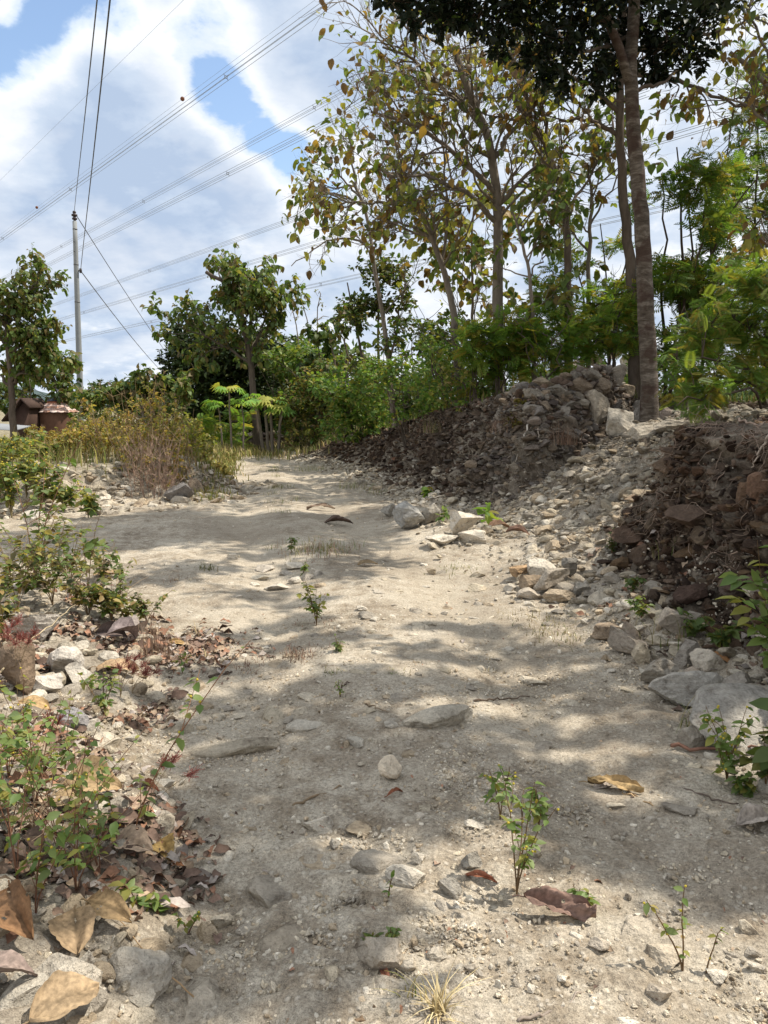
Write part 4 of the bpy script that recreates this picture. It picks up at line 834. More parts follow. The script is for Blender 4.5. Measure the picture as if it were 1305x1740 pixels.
teak('teak_tree', 'tall leafy teak with a leaning top at the end of the road',
     [[(437, 745, 26), (432, 680, 26), (425, 610, 26), (415, 560, 26), (405, 510, 26), (385, 480, 26), (350, 462, 26)], [(425, 600, 26), (450, 550, 26), (455, 510, 26)], [(427, 620, 26), (370, 580, 26), (320, 560, 26)], [(420, 580, 26), (400, 530, 26), (430, 490, 26)]],
     .13, None, [(18, .8, 2, .4), (10, .7, 2, .3), (11, .8, 2, .3), (12, .8, 2, .3)], nleaf=6, size=.21, pal=TEAKG, keep=.6, wood=BARK)
fine_tree('dense_tree', 'dense dark evergreen tree behind the teak at the end of the road', [[(400, 750, 31), (395, 680, 31), (380, 620, 31)], [(420, 750, 31), (430, 680, 31)], [(380, 750, 31), (340, 660, 31)]],
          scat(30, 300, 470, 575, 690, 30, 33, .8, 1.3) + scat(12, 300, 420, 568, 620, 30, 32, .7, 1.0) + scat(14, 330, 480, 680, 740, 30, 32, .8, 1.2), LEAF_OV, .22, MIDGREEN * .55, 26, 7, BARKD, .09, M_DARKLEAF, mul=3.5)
fine_tree('leafy_tree', 'rounded light green tree behind the road-end teak', [[(480, 740, 34), (478, 660, 34), (475, 620, 34)]],
          scat(16, 450, 530, 600, 700, 33, 35, .7, 1.2), LEAF_OV, .24, GREEN * .8, 24, 6, BARK, .08, M_LEAF, mul=3.5)
teak('teak_tree', 'green and yellow teak tree at the left edge of the photo',
     [[(22, 725, 20), (18, 640, 20), (12, 560, 20), (5, 520, 20), (-15, 500, 20)], [(16, 610, 20), (40, 560, 20), (60, 530, 20)], [(18, 650, 20), (50, 625, 20), (80, 605, 20)], [(14, 590, 20), (-30, 540, 20), (-60, 500, 20)], [(18, 650, 20), (45, 620, 20), (75, 590, 20)], [(16, 600, 20), (70, 570, 20), (100, 560, 20)], [(10, 540, 20), (40, 500, 20), (70, 475, 20)], [(20, 660, 20), (-20, 620, 20), (-50, 600, 20)], [(12, 560, 20), (30, 500, 20), (35, 470, 20)]],
     .10, None, [(12, .5, 2, .3), (9, .45, 2, .2), (7, .36, 2, .2), (9, .45, 2, .1), (9, .45, 2, .2), (7, .45, 2, .1), (7, .45, 2, .1), (9, .4, 2, .1), (8, .5, 2, .1)], nleaf=5, size=.155, pal=TEAKG, keep=.55, wood=BARK)
fine_tree('leafy_bush', 'large-leaved bush behind the round tiled tank', [[(90, 710, 30), (95, 660, 30)], [(60, 710, 30), (50, 650, 30)]],
          scat(14, 30, 125, 610, 690, 29.5, 32, .5, .9) + scat(6, -20, 30, 640, 700, 32, 34, .5, .8), LEAF_BIG, .24, TEAKG * .8, 20, 7, BARK, .05, M_LEAF, cat='bush', droop=.6)
teak('teak_tree', 'low bushy teak right of the pole with large pale green leaves',
     [[(245, 730, 24), (242, 680, 24), (240, 640, 24)], [(243, 690, 24), (280, 640, 24)], [(243, 700, 24), (200, 660, 24)], [(244, 710, 24), (300, 670, 24), (320, 650, 24)], [(243, 710, 24), (185, 680, 24), (165, 665, 24)]],
     .06, None, [(7, .4, 2, .3), (5, .4, 2, .3), (5, .4, 2, .3), (7, .4, 2, .2), (7, .4, 2, .2)], nleaf=5, size=.20, pal=TEAKG, keep=.8, wood=BARKL)
fine_tree('leafy_bush', 'green leafy thicket behind the weeds right of the pole', [[(190, 740, 28), (190, 690, 28)], [(230, 740, 28), (240, 690, 28)]],
          scat(20, 140, 310, 660, 740, 26, 30, .5, .9), LEAF_OV, .22, TEAKG * .8, 30, 6, BARK, .04, M_LEAF, cat='bush')
fine_tree('dense_tree', 'distant dark tree line piece rising just right of the pole', [[(170, 700, 60), (170, 670, 60)]],
          scat(20, 140, 300, 660, 690, 58, 64, .8, 1.5), LEAF_SM, .5, MIDGREEN * .8, 14, 5, BARKD, .1, M_DARKLEAF)
# papaya-like plants with bare stems
def papaya(name, label, base_px, Y, stems, r=.035, size=.5, pal=GREEN * 2.0, n=13):
    T = Tree(); T.bcol = BARKL; b = at(*base_px, Y); b[2] = hz(b[0], b[1]) - .05; L = Buf()
    for s in stems:
        q = [np.array([at(s[0][0], 700, Y)[0], Y, b[2]])] + A(*[(x, y, Y) for x, y in s[1:]]); Q = T.limb(q, r, r * .7, 7, T.trunk, 8, .01)
        for a in rng.uniform(0, 6.28, n):
            e = rng.uniform(-.1, .8); d = np.array([math.cos(a), math.sin(a), e]); l = rng.uniform(.25, .45) * size / .5
            p = Q[-1] + nrm(d) * l; tube(T.fine, [Q[-1], p], [.008, .005], 3, (.16, .2, .06))
            inst(L, PALM, p[None], np.array([[d[0], d[1], -.25]]), size * rng.uniform(.7, 1.1, 1), pick(pal, 1), jit=.2)
    finish(name, T, L, b, label, 'papaya plant', M_LEAF)
papaya('papaya_plant', 'taller thin papaya plant with a flat green top at the road end', (392, 745), 23.5, [[(392, 745), (391, 700), (389, 664)]], .035, .40)
papaya('papaya_plant', 'shorter papaya plant beside the taller one, with two green tufts', (410, 745), 23.8, [[(412, 745), (414, 705), (410, 688)], [(378, 745), (374, 710), (370, 690)]], .03, .36)
papaya('papaya_plant', 'clump of pale slanting stems topped with hanging green leaves by the stone wall', (455, 745), 24.5, [[(447, 745), (440, 710), (436, 680)], [(455, 745), (452, 710), (450, 690)], [(462, 745), (460, 705), (462, 680)], [(472, 745), (476, 720), (478, 698)]], .06, .42)
fine_tree('ferny_bush', 'bright green ferny bush below the papaya plants', [[(385, 750, 26), (385, 725, 26)]], scat(10, 350, 430, 705, 750, 25, 27, .3, .55), FROND, .4, FERN * 1.2, 30, 4, BARK, .02, M_FINE, cat='bush')

def wood_mass():
    L = Buf(); B = []
    for _ in range(150):
        Y = rng.uniform(42, 60); px = rng.uniform(380, 1400); x = at(px, 690, Y)[0]; B.append((np.array([x, Y, rng.uniform(.6, 3.0 if px > 600 else 4.5)]), (rng.uniform(1.2, 2.2), 1.5, rng.uniform(.8, 1.4))))
    P, D = blob_tips(B, 26); leaf_tips(L, P, D, 6, LEAF_SM, .42, MIDGREEN * .7, .3, .2)
    tag(L.build('far_wood', M_LEAF), 'low green wood closing the view far behind the banks', 'wood', kind='stuff')
wood_mass()
# ------------------------------------------------------------------ pole, wires, power lines, huts
def pole():
    Y = 34.0; b = at(138, 735, Y); b[2] = hz(b[0], b[1]) - .2; top = at(127, 376, Y)
    root = empty('utility_pole', b, 'grey round concrete utility pole standing in the weeds on the left', 'utility pole')
    buf = Buf(); pts = np.linspace(b, top, 12); tube(buf, pts, np.linspace(.145, .09, 12), 20, (.25, .26, .26), True); buf.build('shaft', M_CONC, root, origin=b)
    for k in (.85, 1.25):
        q = Buf(); c = top + (b - top) / np.linalg.norm(b - top) * k; tube(q, [c + [-.02, -.14, 0], c + [-.02, -.08, 0]], .018, 6, (.05, .05, .05), True); q.build('bolt', M_METAL, root, origin=b)
    for k in (.30, 1.75, 3.3):
        q = Buf(); c = top + (b - top) / np.linalg.norm(b - top) * k; rr = .09 + .055 * k / 9.6 + .006; tube(q, [c, c + (b - top) / np.linalg.norm(b - top) * .05], rr, 20, (.12, .12, .12), True); q.build('steel_band', M_METAL, root, origin=b)
    q = Buf(); prof = [(0, 0), (.05, 0), (.05, .05), (.10, .07), (.11, .13), (.06, .15), (.06, .19), (.12, .21), (.12, .28), (.06, .30), (.06, .33), (.08, .36), (.05, .42), (0, .43)]
    lathe(q, np.array(prof), top, 16, (.045, .03, .03)); q.build('insulator', M_METAL, root, origin=b)
    c2 = at(137, 460, Y); c1 = top + (b - top) * ((top[2] - c2[2]) / (top[2] - b[2]))
    q = Buf(); tube(q, [c1, c2], .03, 6, (.2, .2, .2), True); q.build('bracket', M_METAL, root, origin=b)
    q = Buf(); lathe(q, np.array([(0, -.10), (.05, -.09), (.06, 0), (.05, .09), (0, .1)]), c2, 12, (.05, .04, .04)); q.build('insulator', M_METAL, root, origin=b)
    return top + [0, 0, .38], c2
ptop, pmid = pole()
def sagline(a, b, sag, n=24):
    t = np.linspace(0, 1, n)[:, None]; p = a + (b - a) * t; p[:, 2] -= (4 * sag * t * (1 - t))[:, 0]; return p
def wire(a, via, label, far, sag=.35, r=.011):
    near = at(*via, 12.0); d = near - a; end = a + d * 1.9
    buf = Buf(); p = sagline(a, end, 0, 30); t = np.linspace(0, 1, 30); p[:, 2] -= sag * np.sin(t * np.pi * 1.0) ** 2 * .6
    tube(buf, p, r, 5, (.06, .06, .07)); f = at(*far[:2], far[2]); tube(buf, sagline(a, a + (f - a) * 1.5, .3, 16), r * 1.6, 5, (.08, .08, .09))
    tag(buf.build('electric_wire', M_METAL, origin=a), label, 'wire', 'wires strung from the concrete pole')
wire(ptop, (161, 0), 'thin dark wire running from the very top of the concrete pole', (285, 597, 60))
wire(pmid, (183, 0), 'thin dark wire held by the bracket on the side of the concrete pole', (262, 612, 60), r=.013)
# high voltage bundles: parallel conductors running away to the left
DIR = ray(-390, 690); DIR = DIR / np.linalg.norm(DIR); DIR[2] = 0; DIR = nrm(DIR)
def bundle(px, py, h, label, spac, r=.035, sep=.5, four=True, balls=()):
    q = ray(px, py); c = np.array([0, 0, EYE]) + q * ((h - EYE) / q[2])
    side = nrm(np.cross(DIR, [0, 0, 1])); s = np.linspace(-170, 1500, 60)
    zs = np.where(s > 0, 0, 0)
    offs = [(-1, -1), (1, -1), (1, 1), (-1, 1)] if four else [(0, 0)]
    if four: root = empty('power_line', c, label, 'power line')
    for i, (u, v) in enumerate(offs):
        buf = Buf(); P = c + s[:, None] * DIR + side * u * sep / 2 + np.array([0, 0, v * sep / 2]); tube(buf, P, r, 4, (.24, .27, .31))
        if four: buf.build('conductor', M_METAL, root, origin=c)
        else: root = tag(buf.build('ground_wire', M_METAL, origin=c), label, 'wire')
    for t in spac:
        q2 = ray(*t); k = np.linalg.lstsq(np.stack([DIR, -q2], 1), np.array([0, 0, EYE]) - c, rcond=None)[0][0]; cc = c + DIR * k
        if four:
            buf = Buf()
            for (u, v) in offs:
                e = cc + side * u * sep * .5 + np.array([0, 0, v * sep * .5]); tube(buf, [cc + (e - cc) * .45, e], r * 1.3, 4, (.12, .13, .15))
            ring = np.array([cc + side * math.cos(a) * sep * .3 + np.array([0, 0, math.sin(a) * sep * .3]) for a in np.linspace(0, 6.2832, 9)]); tube(buf, ring, r * 1.2, 4, (.12, .13, .15))
            buf.build('spacer', M_METAL, root, origin=c)
        else:
            v, f = ICO[2]; buf = Buf(); buf.add(v * .32, f, (.16, .07, .04)); buf.build('marker_ball', M_CLAY, root, origin=np.zeros(3)).location = [float(x) for x in (cc - c)]
bundle(384, 131, 38, 'steepest four-wire power line bundle crossing the upper left sky', [(384, 131), (126, 330), (6, 407)], .03, .55)
bundle(534, 183, 44, 'four-wire power line bundle just above the middle of the sky', [(534, 183), (250, 353), (110, 428)], .032, .6)
bundle(387, 295, 34, 'four-wire power line bundle running close below the middle one', [(387, 295)], .03, .55)
bundle(254, 460, 42, 'faint four-wire power line bundle passing behind the pole at mid height', [(254, 460), (480, 352)], .04, .7)
bundle(390, 457, 35, 'faint four-wire power line bundle touching the teak top at the road end', [(390, 457), (150, 551)], .04, .7)
bundle(545, 483, 30, 'lowest four-wire power line bundle low in the sky', [(545, 483), (263, 571)], .04, .7)
bundle(310, 168, 46, 'single thin wire carrying red marker balls high in the left sky', [(310, 168), (57, 346)], .02, 0, False)
bundle(200, 110, 60, 'single very thin wire crossing the top left corner of the sky', [], .025, 0, False)
def hut():
    Y = 30.0
    c = at(96, 730, Y); g = hz(c[0], c[1]); c[2] = g
    root = empty('round_tank', c, 'round brown tank house with scalloped pink tiled dome and black cap', 'tank')
    k = Y / FPX; zt = lambda py: at(96, py, Y)[2] - g
    R = 34 * k
    b = Buf(); lathe(b, np.array([(R * .93, -.1), (R * .95, zt(700))]), (0, 0, 0), 32, (.17, .09, .06)); b.build('wall', M_CLAY, root)
    b = Buf()
    rows = 5
    for i in range(rows):                                       # overlapping scalloped tiles
        t0, t1 = i / rows, (i + 1.25) / rows; n = int(20 - 2 * i)
        r0 = R * (1.08 - .70 * t0); r1 = R * (1.08 - .70 * min(t1, 1)); z0 = zt(700) + (zt(687) - zt(700)) * t0 * (1.2 - .2 * t0); z1 = zt(700) + (zt(687) - zt(700)) * min(t1, 1)
        for j in range(n):
            a = (j + .5 * (i % 2)) * 6.2832 / n; w = 3.1416 / n * .97
            pts = [(r1, a - w, z1), (r1, a + w, z1), (r0 * .98, a + w, z0 + .03), (r0 * 1.02, a, z0 + .01), (r0 * .98, a - w, z0 + .03)]
            v = np.array([[r * math.cos(q), r * math.sin(q), z + .012 * i] for r, q, z in pts]); v2 = v + [0, 0, -.03]
            cc = pick(np.array([[.62, .46, .40], [.52, .35, .28], [.66, .54, .48], [.42, .24, .17]]), 1)[0]
            b.add(np.concatenate([v, v2]), [np.array([[0, 1, 2, 3, 4]]), np.array([[2, 7, 8, 3], [3, 8, 9, 4], [1, 6, 7, 2], [4, 9, 5, 0]])], cc)
    b.build('tiled_roof', M_CLAY, root)
    b = Buf(); lathe(b, np.array([(R * .38, zt(690)), (R * .38, zt(682)), (0, zt(682))]), (0, 0, 0), 24, (.42, .16, .09)); b.build('neck', M_CLAY, root)
    b = Buf(); lathe(b, np.array([(0, zt(682) + .01), (R * .42, zt(682) + .01), (R * .36, zt(680)), (R * .15, zt(677)), (0, zt(676))]), (0, 0, 0), 24, (.035, .04, .06)); b.build('cap', M_METAL, root)
    # low brown hut with a steep roof
    Y = 29.0; c = at(48, 735, Y); g = hz(c[0], c[1]); c[2] = g; k = Y / FPX; zt = lambda py: at(48, py, Y)[2] - g
    root = empty('brown_hut', c, 'small dark brown hut with a steep roof left of the round tank', 'hut')
    w = 20 * k
    b = Buf(); v = []
    for y in (-.5, .7): v += [(-w, y, -.1), (w * .7, y, -.1), (w * .7, y, zt(693)), (w * .25, y, zt(684)), (-w, y, zt(712))]
    b.add(np.array(v), [np.array([[0, 1, 2, 3, 4], [9, 8, 7, 6, 5]]), np.array([[0, 5, 6, 1], [1, 6, 7, 2], [2, 7, 8, 3], [3, 8, 9, 4], [4, 9, 5, 0]])], (.08, .048, .036)); b.build('wall', M_CLAY, root)
    b = Buf(); a0 = np.array([w * .3, 0, zt(678)]); a1 = np.array([-w * 1.3, 0, zt(716)])
    for p, q in ((a0, a1), (a0, np.array([w * .95, 0, zt(694)]))):
        d = q - p; n_ = np.array([-d[2], 0, d[0]]); n_ = n_ / np.linalg.norm(n_) * .06 * (1 if n_[2] > 0 else -1)
        v = [p, q, q + n_, p + n_]; V = np.array([[x[0], y, x[2]] for y in (-.75, .95) for x in v])
        b.add(V, np.array([[0, 1, 2, 3], [7, 6, 5, 4], [0, 4, 5, 1], [1, 5, 6, 2], [2, 6, 7, 3], [3, 7, 4, 0]]), (.07, .045, .035))
    b.build('roof', M_CLAY, root)
    c = at(15, 728, 27); c[2] = hz(c[0], c[1]); root = empty('shelter_roof', c, 'low grey sheet roof at the left edge of the photo', 'shelter')
    z = at(15, 724, 27)[2] - c[2]; b = Buf()
    n = 24; xs = np.linspace(-1.0, .45, n * 2 + 1); top = np.array([[x, -.6, z - .02 - .08 * (x + 1) + .012 * (i % 2)] for i, x in enumerate(xs)]); bk = top + [0, 1.3, .12]
    V = np.concatenate([top, bk, top - [0, 0, .02], bk - [0, 0, .02]]); m = len(xs); i = np.arange(m - 1)
    b.add(V, np.concatenate([np.stack([i, i + 1, i + m + 1, i + m], 1), np.stack([i + 2 * m, i + 3 * m, i + 3 * m + 1, i + 2 * m + 1], 1), np.stack([i, i + 2 * m, i + 2 * m + 1, i + 1], 1)]), (.26, .27, .28)); b.build('roof_sheet', M_CONC, root)
    for x, y in ((-.9, -.5), (.35, -.5), (-.9, .6), (.35, .6)):
        b = Buf(); tube(b, [(x, y, -.1), (x, y, z - .06)], .035, 6, BARKD); b.build('post', M_BARK, root)
    # water pipe by the pole
    q = at(148, 700, 30); q[2] = hz(q[0], q[1]); b = Buf(); z1 = at(148, 690, 30)[2]
    tube(b, [q, [q[0], q[1], z1 - .03], [q[0] - .03, q[1], z1], [q[0] - .3, q[1], z1 + .02]], .02, 8, (.4, .42, .42)); tag(b.build('bent_pipe', M_CONC, origin=q), 'small bent grey pipe standing just right of the pole foot', 'pipe')
hut()
# low dry stone wall at the road end
def stone_wall():
    b = Buf(); x0, x1 = at(362, 750, 28)[0], at(482, 750, 28)[0]
    for r in range(4):
        x = x0
        while x < x1:
            w = rng.uniform(.2, .5); v, f = rock_shape(900 + int(rng.integers(0, 12)), 2, 8, .05)
            px = x + w / 2; z = hz(px, 28.0); b.add(v * [w * .62, .28, .12] + [px, 28 + rng.normal(0, .05), z + .06 + r * .13], f, pick(DARK * 1.2, 1)[0]); x += w
    tag(b.build('stone_wall', M_ROCK, smooth=False), 'low dark dry stone wall closing the far end of the road', 'wall')
stone_wall()

# ------------------------------------------------------------------ weeds and grass
def blades(buf, base, n, h, spread, pal, w=.004, lean=.5, seg=4):
    base = np.asarray(base, float); c = pick(pal, n, .2)
    for k in range(n):
        a = rng.uniform(0, 6.28); l = h * rng.uniform(.5, 1.15); ln = rng.uniform(.1, 1) * lean; t = np.linspace(0, 1, seg + 1)
        d = np.array([math.cos(a), math.sin(a), 0]); s = np.array([-math.sin(a), math.cos(a), 0])
        o = base + np.append(rng.normal(0, spread, 2), 0)
        P = o + t[:, None] * np.array([0, 0, l]) + (t ** 2 * l * ln)[:, None] * d - (t ** 3 * l * ln * .35)[:, None] * np.array([0, 0, 1])
        ww = (w * (1 - t * .9))[:, None] * s; V = np.concatenate([P - ww, P + ww]); m = seg + 1; i = np.arange(seg)
        buf.add(V, np.stack([i, i + 1, i + m + 1, i + m], 1), c[k])
STRAW = np.array([[.42, .34, .18], [.34, .26, .13], [.46, .38, .22]]); PINK = np.array([[.30, .20, .14], [.36, .26, .18], [.26, .16, .11]])
GRS = np.array([[.12, .16, .04], [.18, .18, .05], [.26, .22, .09]])
RED = np.array([[.30, .09, .07], [.36, .14, .11], [.24, .08, .06]])
def weed(base, h, nst, leaf, pal, label, name='weed_plant', cat='weed', group=None, n_leaf=7, lean=.35, stemcol=(.16, .10, .05), dirs=None, tmpl=None, r=.0022, side=2, buds=0, mat=M_LEAF, droop=.35):
    base = np.asarray(base, float); S = Buf(); L = Buf(); F = Buf()
    for k in range(nst):
        a = rng.uniform(0, 6.28); d = np.array([math.cos(a), math.sin(a), 0]) * rng.uniform(.2, 1) * lean
        if dirs is not None and k < len(dirs): d = np.array(dirs[k], float)
        l = h * (rng.uniform(.55, 1.0) if k else 1.0); t = np.linspace(0, 1, 8)[:, None]
        P = t * np.array([0, 0, l]) + t ** 1.5 * d * l + np.cumsum(rng.normal(0, .012 * l, (8, 3)), 0) * t
        tube(S, P, np.linspace(r * 1.3, r * .5, 8), 4, stemcol)
        sub = [(P, 1.0)]
        for _ in range(side):
            i = int(rng.integers(2, 6)); dd = nrm(nrm(P[i + 1] - P[i]) + rng.normal(0, .6, 3) * [1, 1, .4]); ll = l * rng.uniform(.2, .4)
            Q = P[i] + np.linspace(0, 1, 6)[:, None] * dd * ll; tube(S, Q, np.linspace(r * .8, r * .4, 6), 3, stemcol); sub.append((Q, .8))
        for Q, sc in sub:
            m = max(2, int(n_leaf * sc)); u = rng.uniform(.25, 1, m) * (len(Q) - 1); i = np.minimum(u.astype(int), len(Q) - 2)
            p = Q[i] + (Q[i + 1] - Q[i]) * (u - i)[:, None]; rad = nrm(rng.normal(size=(m, 3)) * [1, 1, .3]); ax = rad + [0, 0, .25 - droop * 1.0]
            inst(L, tmpl or LEAF_OV, p, ax, leaf * rng.uniform(.5, 1.15, m), pick(pal, m, .18), width=1.05, jit=.35)
            if buds:
                for _ in range(buds):
                    v, f = ICO[1]; q = Q[int(rng.integers(3, len(Q)))]; F.add(v * leaf * .11 + q + rng.normal(0, leaf * .1, 3), f, (.45, .36, .05))
    root = empty(name, base, label, cat, group)
    S.build('stems', M_STEM, root); L.build('leaves', mat, root)
    if buds: F.build('flower_buds', M_STEM, root)
    return root
def G(px, py): return hit(px, py)
PL = np.array([[.13, .20, .05], [.16, .22, .06], [.10, .16, .04], [.24, .24, .06], [.18, .24, .09]]) * 1.25
# sprouts growing on the road
weed(G(878, 1520), .36, 4, .042, PL, 'tallest leafy green sprout on the near road with a yellow hanging leaf', n_leaf=8, lean=.25, dirs=[(.1, .05, 0), (.35, 0, 0), (-.1, .3, 0), (.2, .5, 0)], buds=2)
weed(G(850, 1392), .20, 2, .045, PL, 'small green sprout behind the tallest leafy sprout', n_leaf=7, lean=.3, buds=1)
weed(G(915, 1410), .16, 3, .04, PL, 'short leafy sprout right behind the tallest sprout', n_leaf=7, lean=.4)
weed(G(1160, 1652), .25, 2, .036, np.concatenate([PL, YELL]), 'upright thin sprout with yellow buds at the lower right', n_leaf=9, dirs=[(.02, 0, 0), (-.55, .05, 0)], side=0, buds=2)
weed(G(1200, 1655), .13, 1, .03, PL, 'smallest thin sprout right of the one with yellow buds', n_leaf=5, dirs=[(.3, .05, 0)], side=0, buds=1)
weed(G(538, 1064), .33, 6, .05, np.concatenate([PL, TEAK[:2]]), 'bushy little plant in the middle of the track', n_leaf=7, lean=.3)
weed(G(515, 985), .22, 3, .05, PL, 'small green plant behind the white stones in the track', n_leaf=6)
weed(G(495, 940), .18, 3, .06, PL * .8, 'dark green tuft plant in the shaded part of the track', n_leaf=6)
weed(G(578, 1185), .10, 2, .025, PL, 'tiny green seedling in the middle of the road', n_leaf=5)
weed(G(830, 897), .30, 3, .16, FERN * 1.3, 'young plant with broad bright green leaves at the foot of the far bank', n_leaf=4, lean=.5, side=0, tmpl=LEAF_BIG, droop=.1)
weed(G(728, 846), .2, 3, .11, FERN * 1.3, 'small bright green plant on the dark far bank foot', n_leaf=5, lean=.5, tmpl=LEAF_BIG)
weed(G(752, 890), .2, 3, .09, PL, 'green plant between the rubble and the far bank', n_leaf=5, lean=.5)
weed(G(575, 1108), .10, 3, .04, PL * .7, 'little green plant on the brown litter strip', n_leaf=5)
weed(G(785, 1222), .07, 4, .035, PL * .8, 'low green seedlings at the curved ledge', n_leaf=5, lean=.8)
weed(G(420, 1275), .05, 3, .03, PL * .7, 'tiny dark green seedling under the sandy ledge', n_leaf=4, lean=.8)
weed(G(1000, 1545), .07, 3, .035, PL, 'low green seedling behind the crumpled brown leaf', n_leaf=5, lean=.8)
weed(G(985, 1540), .05, 2, .03, PL, 'tiny green seedling touching the crumpled brown leaf', n_leaf=4, lean=.8)
weed(G(660, 1530), .07, 1, .025, PL, 'two-leaved seedling below the long flat stone', n_leaf=3)
weed(G(625, 1612), .05, 4, .03, PL * .8, 'small green tuft at the cracked limestone lump', n_leaf=5, lean=.9)
weed(G(665, 1605), .06, 3, .02, PL * .9, 'second green tuft right of the one at the cracked lump', n_leaf=7, lean=.9)
# green weeds at the right
weed(G(1235, 1330), .30, 5, .05, PL, 'green weeds with tiny yellow flowers in front of the largest grey slab', n_leaf=8, lean=.45, buds=2)
weed(G(1265, 1350), .12, 3, .05, PL * .8, 'low leafy weed at the feet of the yellow-flowered weeds', n_leaf=8, lean=.7)
weed(G(1300, 1345), .40, 4, .10, PL * .55, 'dark reddish-stemmed plant cut by the right edge', n_leaf=7, lean=.25)
weed(at(1310, 1170, 3.6), .75, 4, .10, PL * 1.0, 'tall bright green plant climbing along the right edge', n_leaf=10, lean=.2)
weed(G(1090, 1050), .16, 4, .05, PL * .9, 'green clump left of the tilted slab', n_leaf=8, lean=.7)
weed(G(1075, 1010), .16, 4, .06, PL * .7, 'thin green clump under the lower left of the near bank', n_leaf=7, lean=.7)
weed(G(1180, 1085), .18, 4, .06, PL * .7, 'shaded green clump in the hollow of the near bank', n_leaf=9, lean=.7)
weed(G(1225, 1105), .2, 5, .07, PL * .7, 'grassy green clump right of the shaded hollow clump', n_leaf=9, lean=.8)
weed(G(1040, 945), .25, 4, .05, PL * .6, 'yellow-green weed at the lower left corner of the near bank', n_leaf=7, lean=.3)
# left verge weeds
VL = [(60, 1560, .42, 5, .045), (130, 1520, .45, 6, .045), (30, 1500, .55, 5, .05), (170, 1490, .30, 5, .04), (100, 1450, .45, 6, .045), (20, 1420, .5, 6, .05), (200, 1440, .25, 4, .04), (60, 1380, .42, 6, .045), (150, 1390, .32, 5, .04),
      (15, 1330, .4, 6, .05), (110, 1320, .32, 5, .045), (240, 1400, .14, 3, .045), (40, 1270, .35, 5, .045), (270, 1560, .10, 4, .05), (235, 1545, .10, 3, .05), (320, 1590, .08, 2, .035), (310, 1145, .14, 3, .05)]
for k, (px, py, h, ns, lf) in enumerate(VL):
    lab = ['at the lower left corner', 'behind the pair of big tan leaves', 'at the left edge above the brown curled leaves', 'just above the tan leaf pair', 'in the middle of the left verge thicket', 'at the left edge of the thicket', 'at the road side of the thicket', 'in the upper part of the thicket', 'beside the large folded tan leaf',
           'at the left edge below the flat white slab', 'in front of the white rock heap', 'sprouting in front of the light tan leaf', 'below the brown shadowed boulder', 'growing flat at the tip of the curled tan leaf', 'growing under the curled tan leaf', 'alone on the road right of the white boulder', 'at the road edge of the dark litter heap'][k]
    weed(G(px, py), h, max(2, ns - 2), lf * .9, np.concatenate([PL, PL, YELL[:2]]), ('low' if h < .2 else 'tall' if h > .4 else 'leafy') + ' green weed ' + lab, n_leaf=5 if h > .2 else 5, lean=.8 if h > .2 else .8, r=.0016, stemcol=(.20, .10, .06), buds=1 if k % 3 == 0 else 0, side=3 if h > .2 else 1)
weed(G(177, 1222), .26, 4, .04, PL, 'thin sapling with green leaves above the pale stones of the left verge', n_leaf=9, dirs=[(.1, 0, 0), (-.5, 0, 0), (.3, .2, 0)])
weed(G(225, 1440), .62, 1, .05, PL, 'long arching weed branch reaching out over the road from the left thicket', n_leaf=12, dirs=[(.55, .25, 0)], side=1, stemcol=(.25, .12, .06), buds=2)
VM = [(30, 1040, .55, 6, .06), (90, 1030, .55, 7, .06), (150, 1050, .5, 7, .06), (190, 1060, .4, 6, .055), (60, 1000, .6, 6, .06), (120, 990, .55, 6, .06), (10, 1100, .5, 5, .06), (175, 985, .35, 5, .055), (215, 1060, .3, 5, .05), (250, 1060, .22, 4, .045)]
for k, (px, py, h, ns, lf) in enumerate(VM):
    lab = ['at the left edge beside the dry stems', 'left of centre in the mid-left bramble', 'in the middle of the mid-left bramble', 'at the road side of the mid-left bramble', 'at the back left of the mid-left bramble', 'at the back of the mid-left bramble', 'above the white craggy rock', 'at the back right of the mid-left bramble', 'rightmost in the mid-left bramble', 'between the bramble and the red grass'][k]
    weed(G(px, py), h * .95, ns + 1, lf, np.concatenate([PL * .8, YELL, BROWNG]), 'tangled yellowish green weed ' + lab, n_leaf=10, lean=.9, stemcol=(.22, .15, .08), side=3)
weed(G(60, 985), 1.0, 3, .07, PL * .8, 'arching bramble with reddish stems leaning over the left track', n_leaf=10, dirs=[(.45, 0, 0), (-.2, .1, 0), (.15, .2, 0)], side=3, stemcol=(.25, .13, .08), r=.004)
weed(G(150, 1010), .62, 2, .085, PL * .7, 'single tall stem with dark green leaves rising beside the left track', n_leaf=8, dirs=[(.22, .1, 0), (-.1, .1, 0)], side=1, r=.003)
weed(G(205, 1010), .42, 3, .05, PL, 'airy thin-stemmed weed standing in front of the side track', n_leaf=7, side=2, lean=.3)
for k, (px, py, h, ns) in enumerate([(20, 880, .75, 8), (70, 870, .7, 8), (0, 850, .8, 8), (110, 870, .4, 5), (45, 850, .75, 8), (150, 880, .35, 4)]):
    lab = ['at the left edge below the hut', 'left of the mound beside the pale block', 'cut by the left edge under the sheet roof', 'in front of the left part of the mound', 'below the brown hut', 'alone in front of the mound foot'][k]
    weed(G(px, py) , h * 1.35, ns, .13, np.concatenate([PL, YELL[:2]]) * .9, 'broad-leaved climbing green weed ' + lab, n_leaf=9, lean=.5, stemcol=(.2, .16, .08), side=3, r=.005, buds=2)
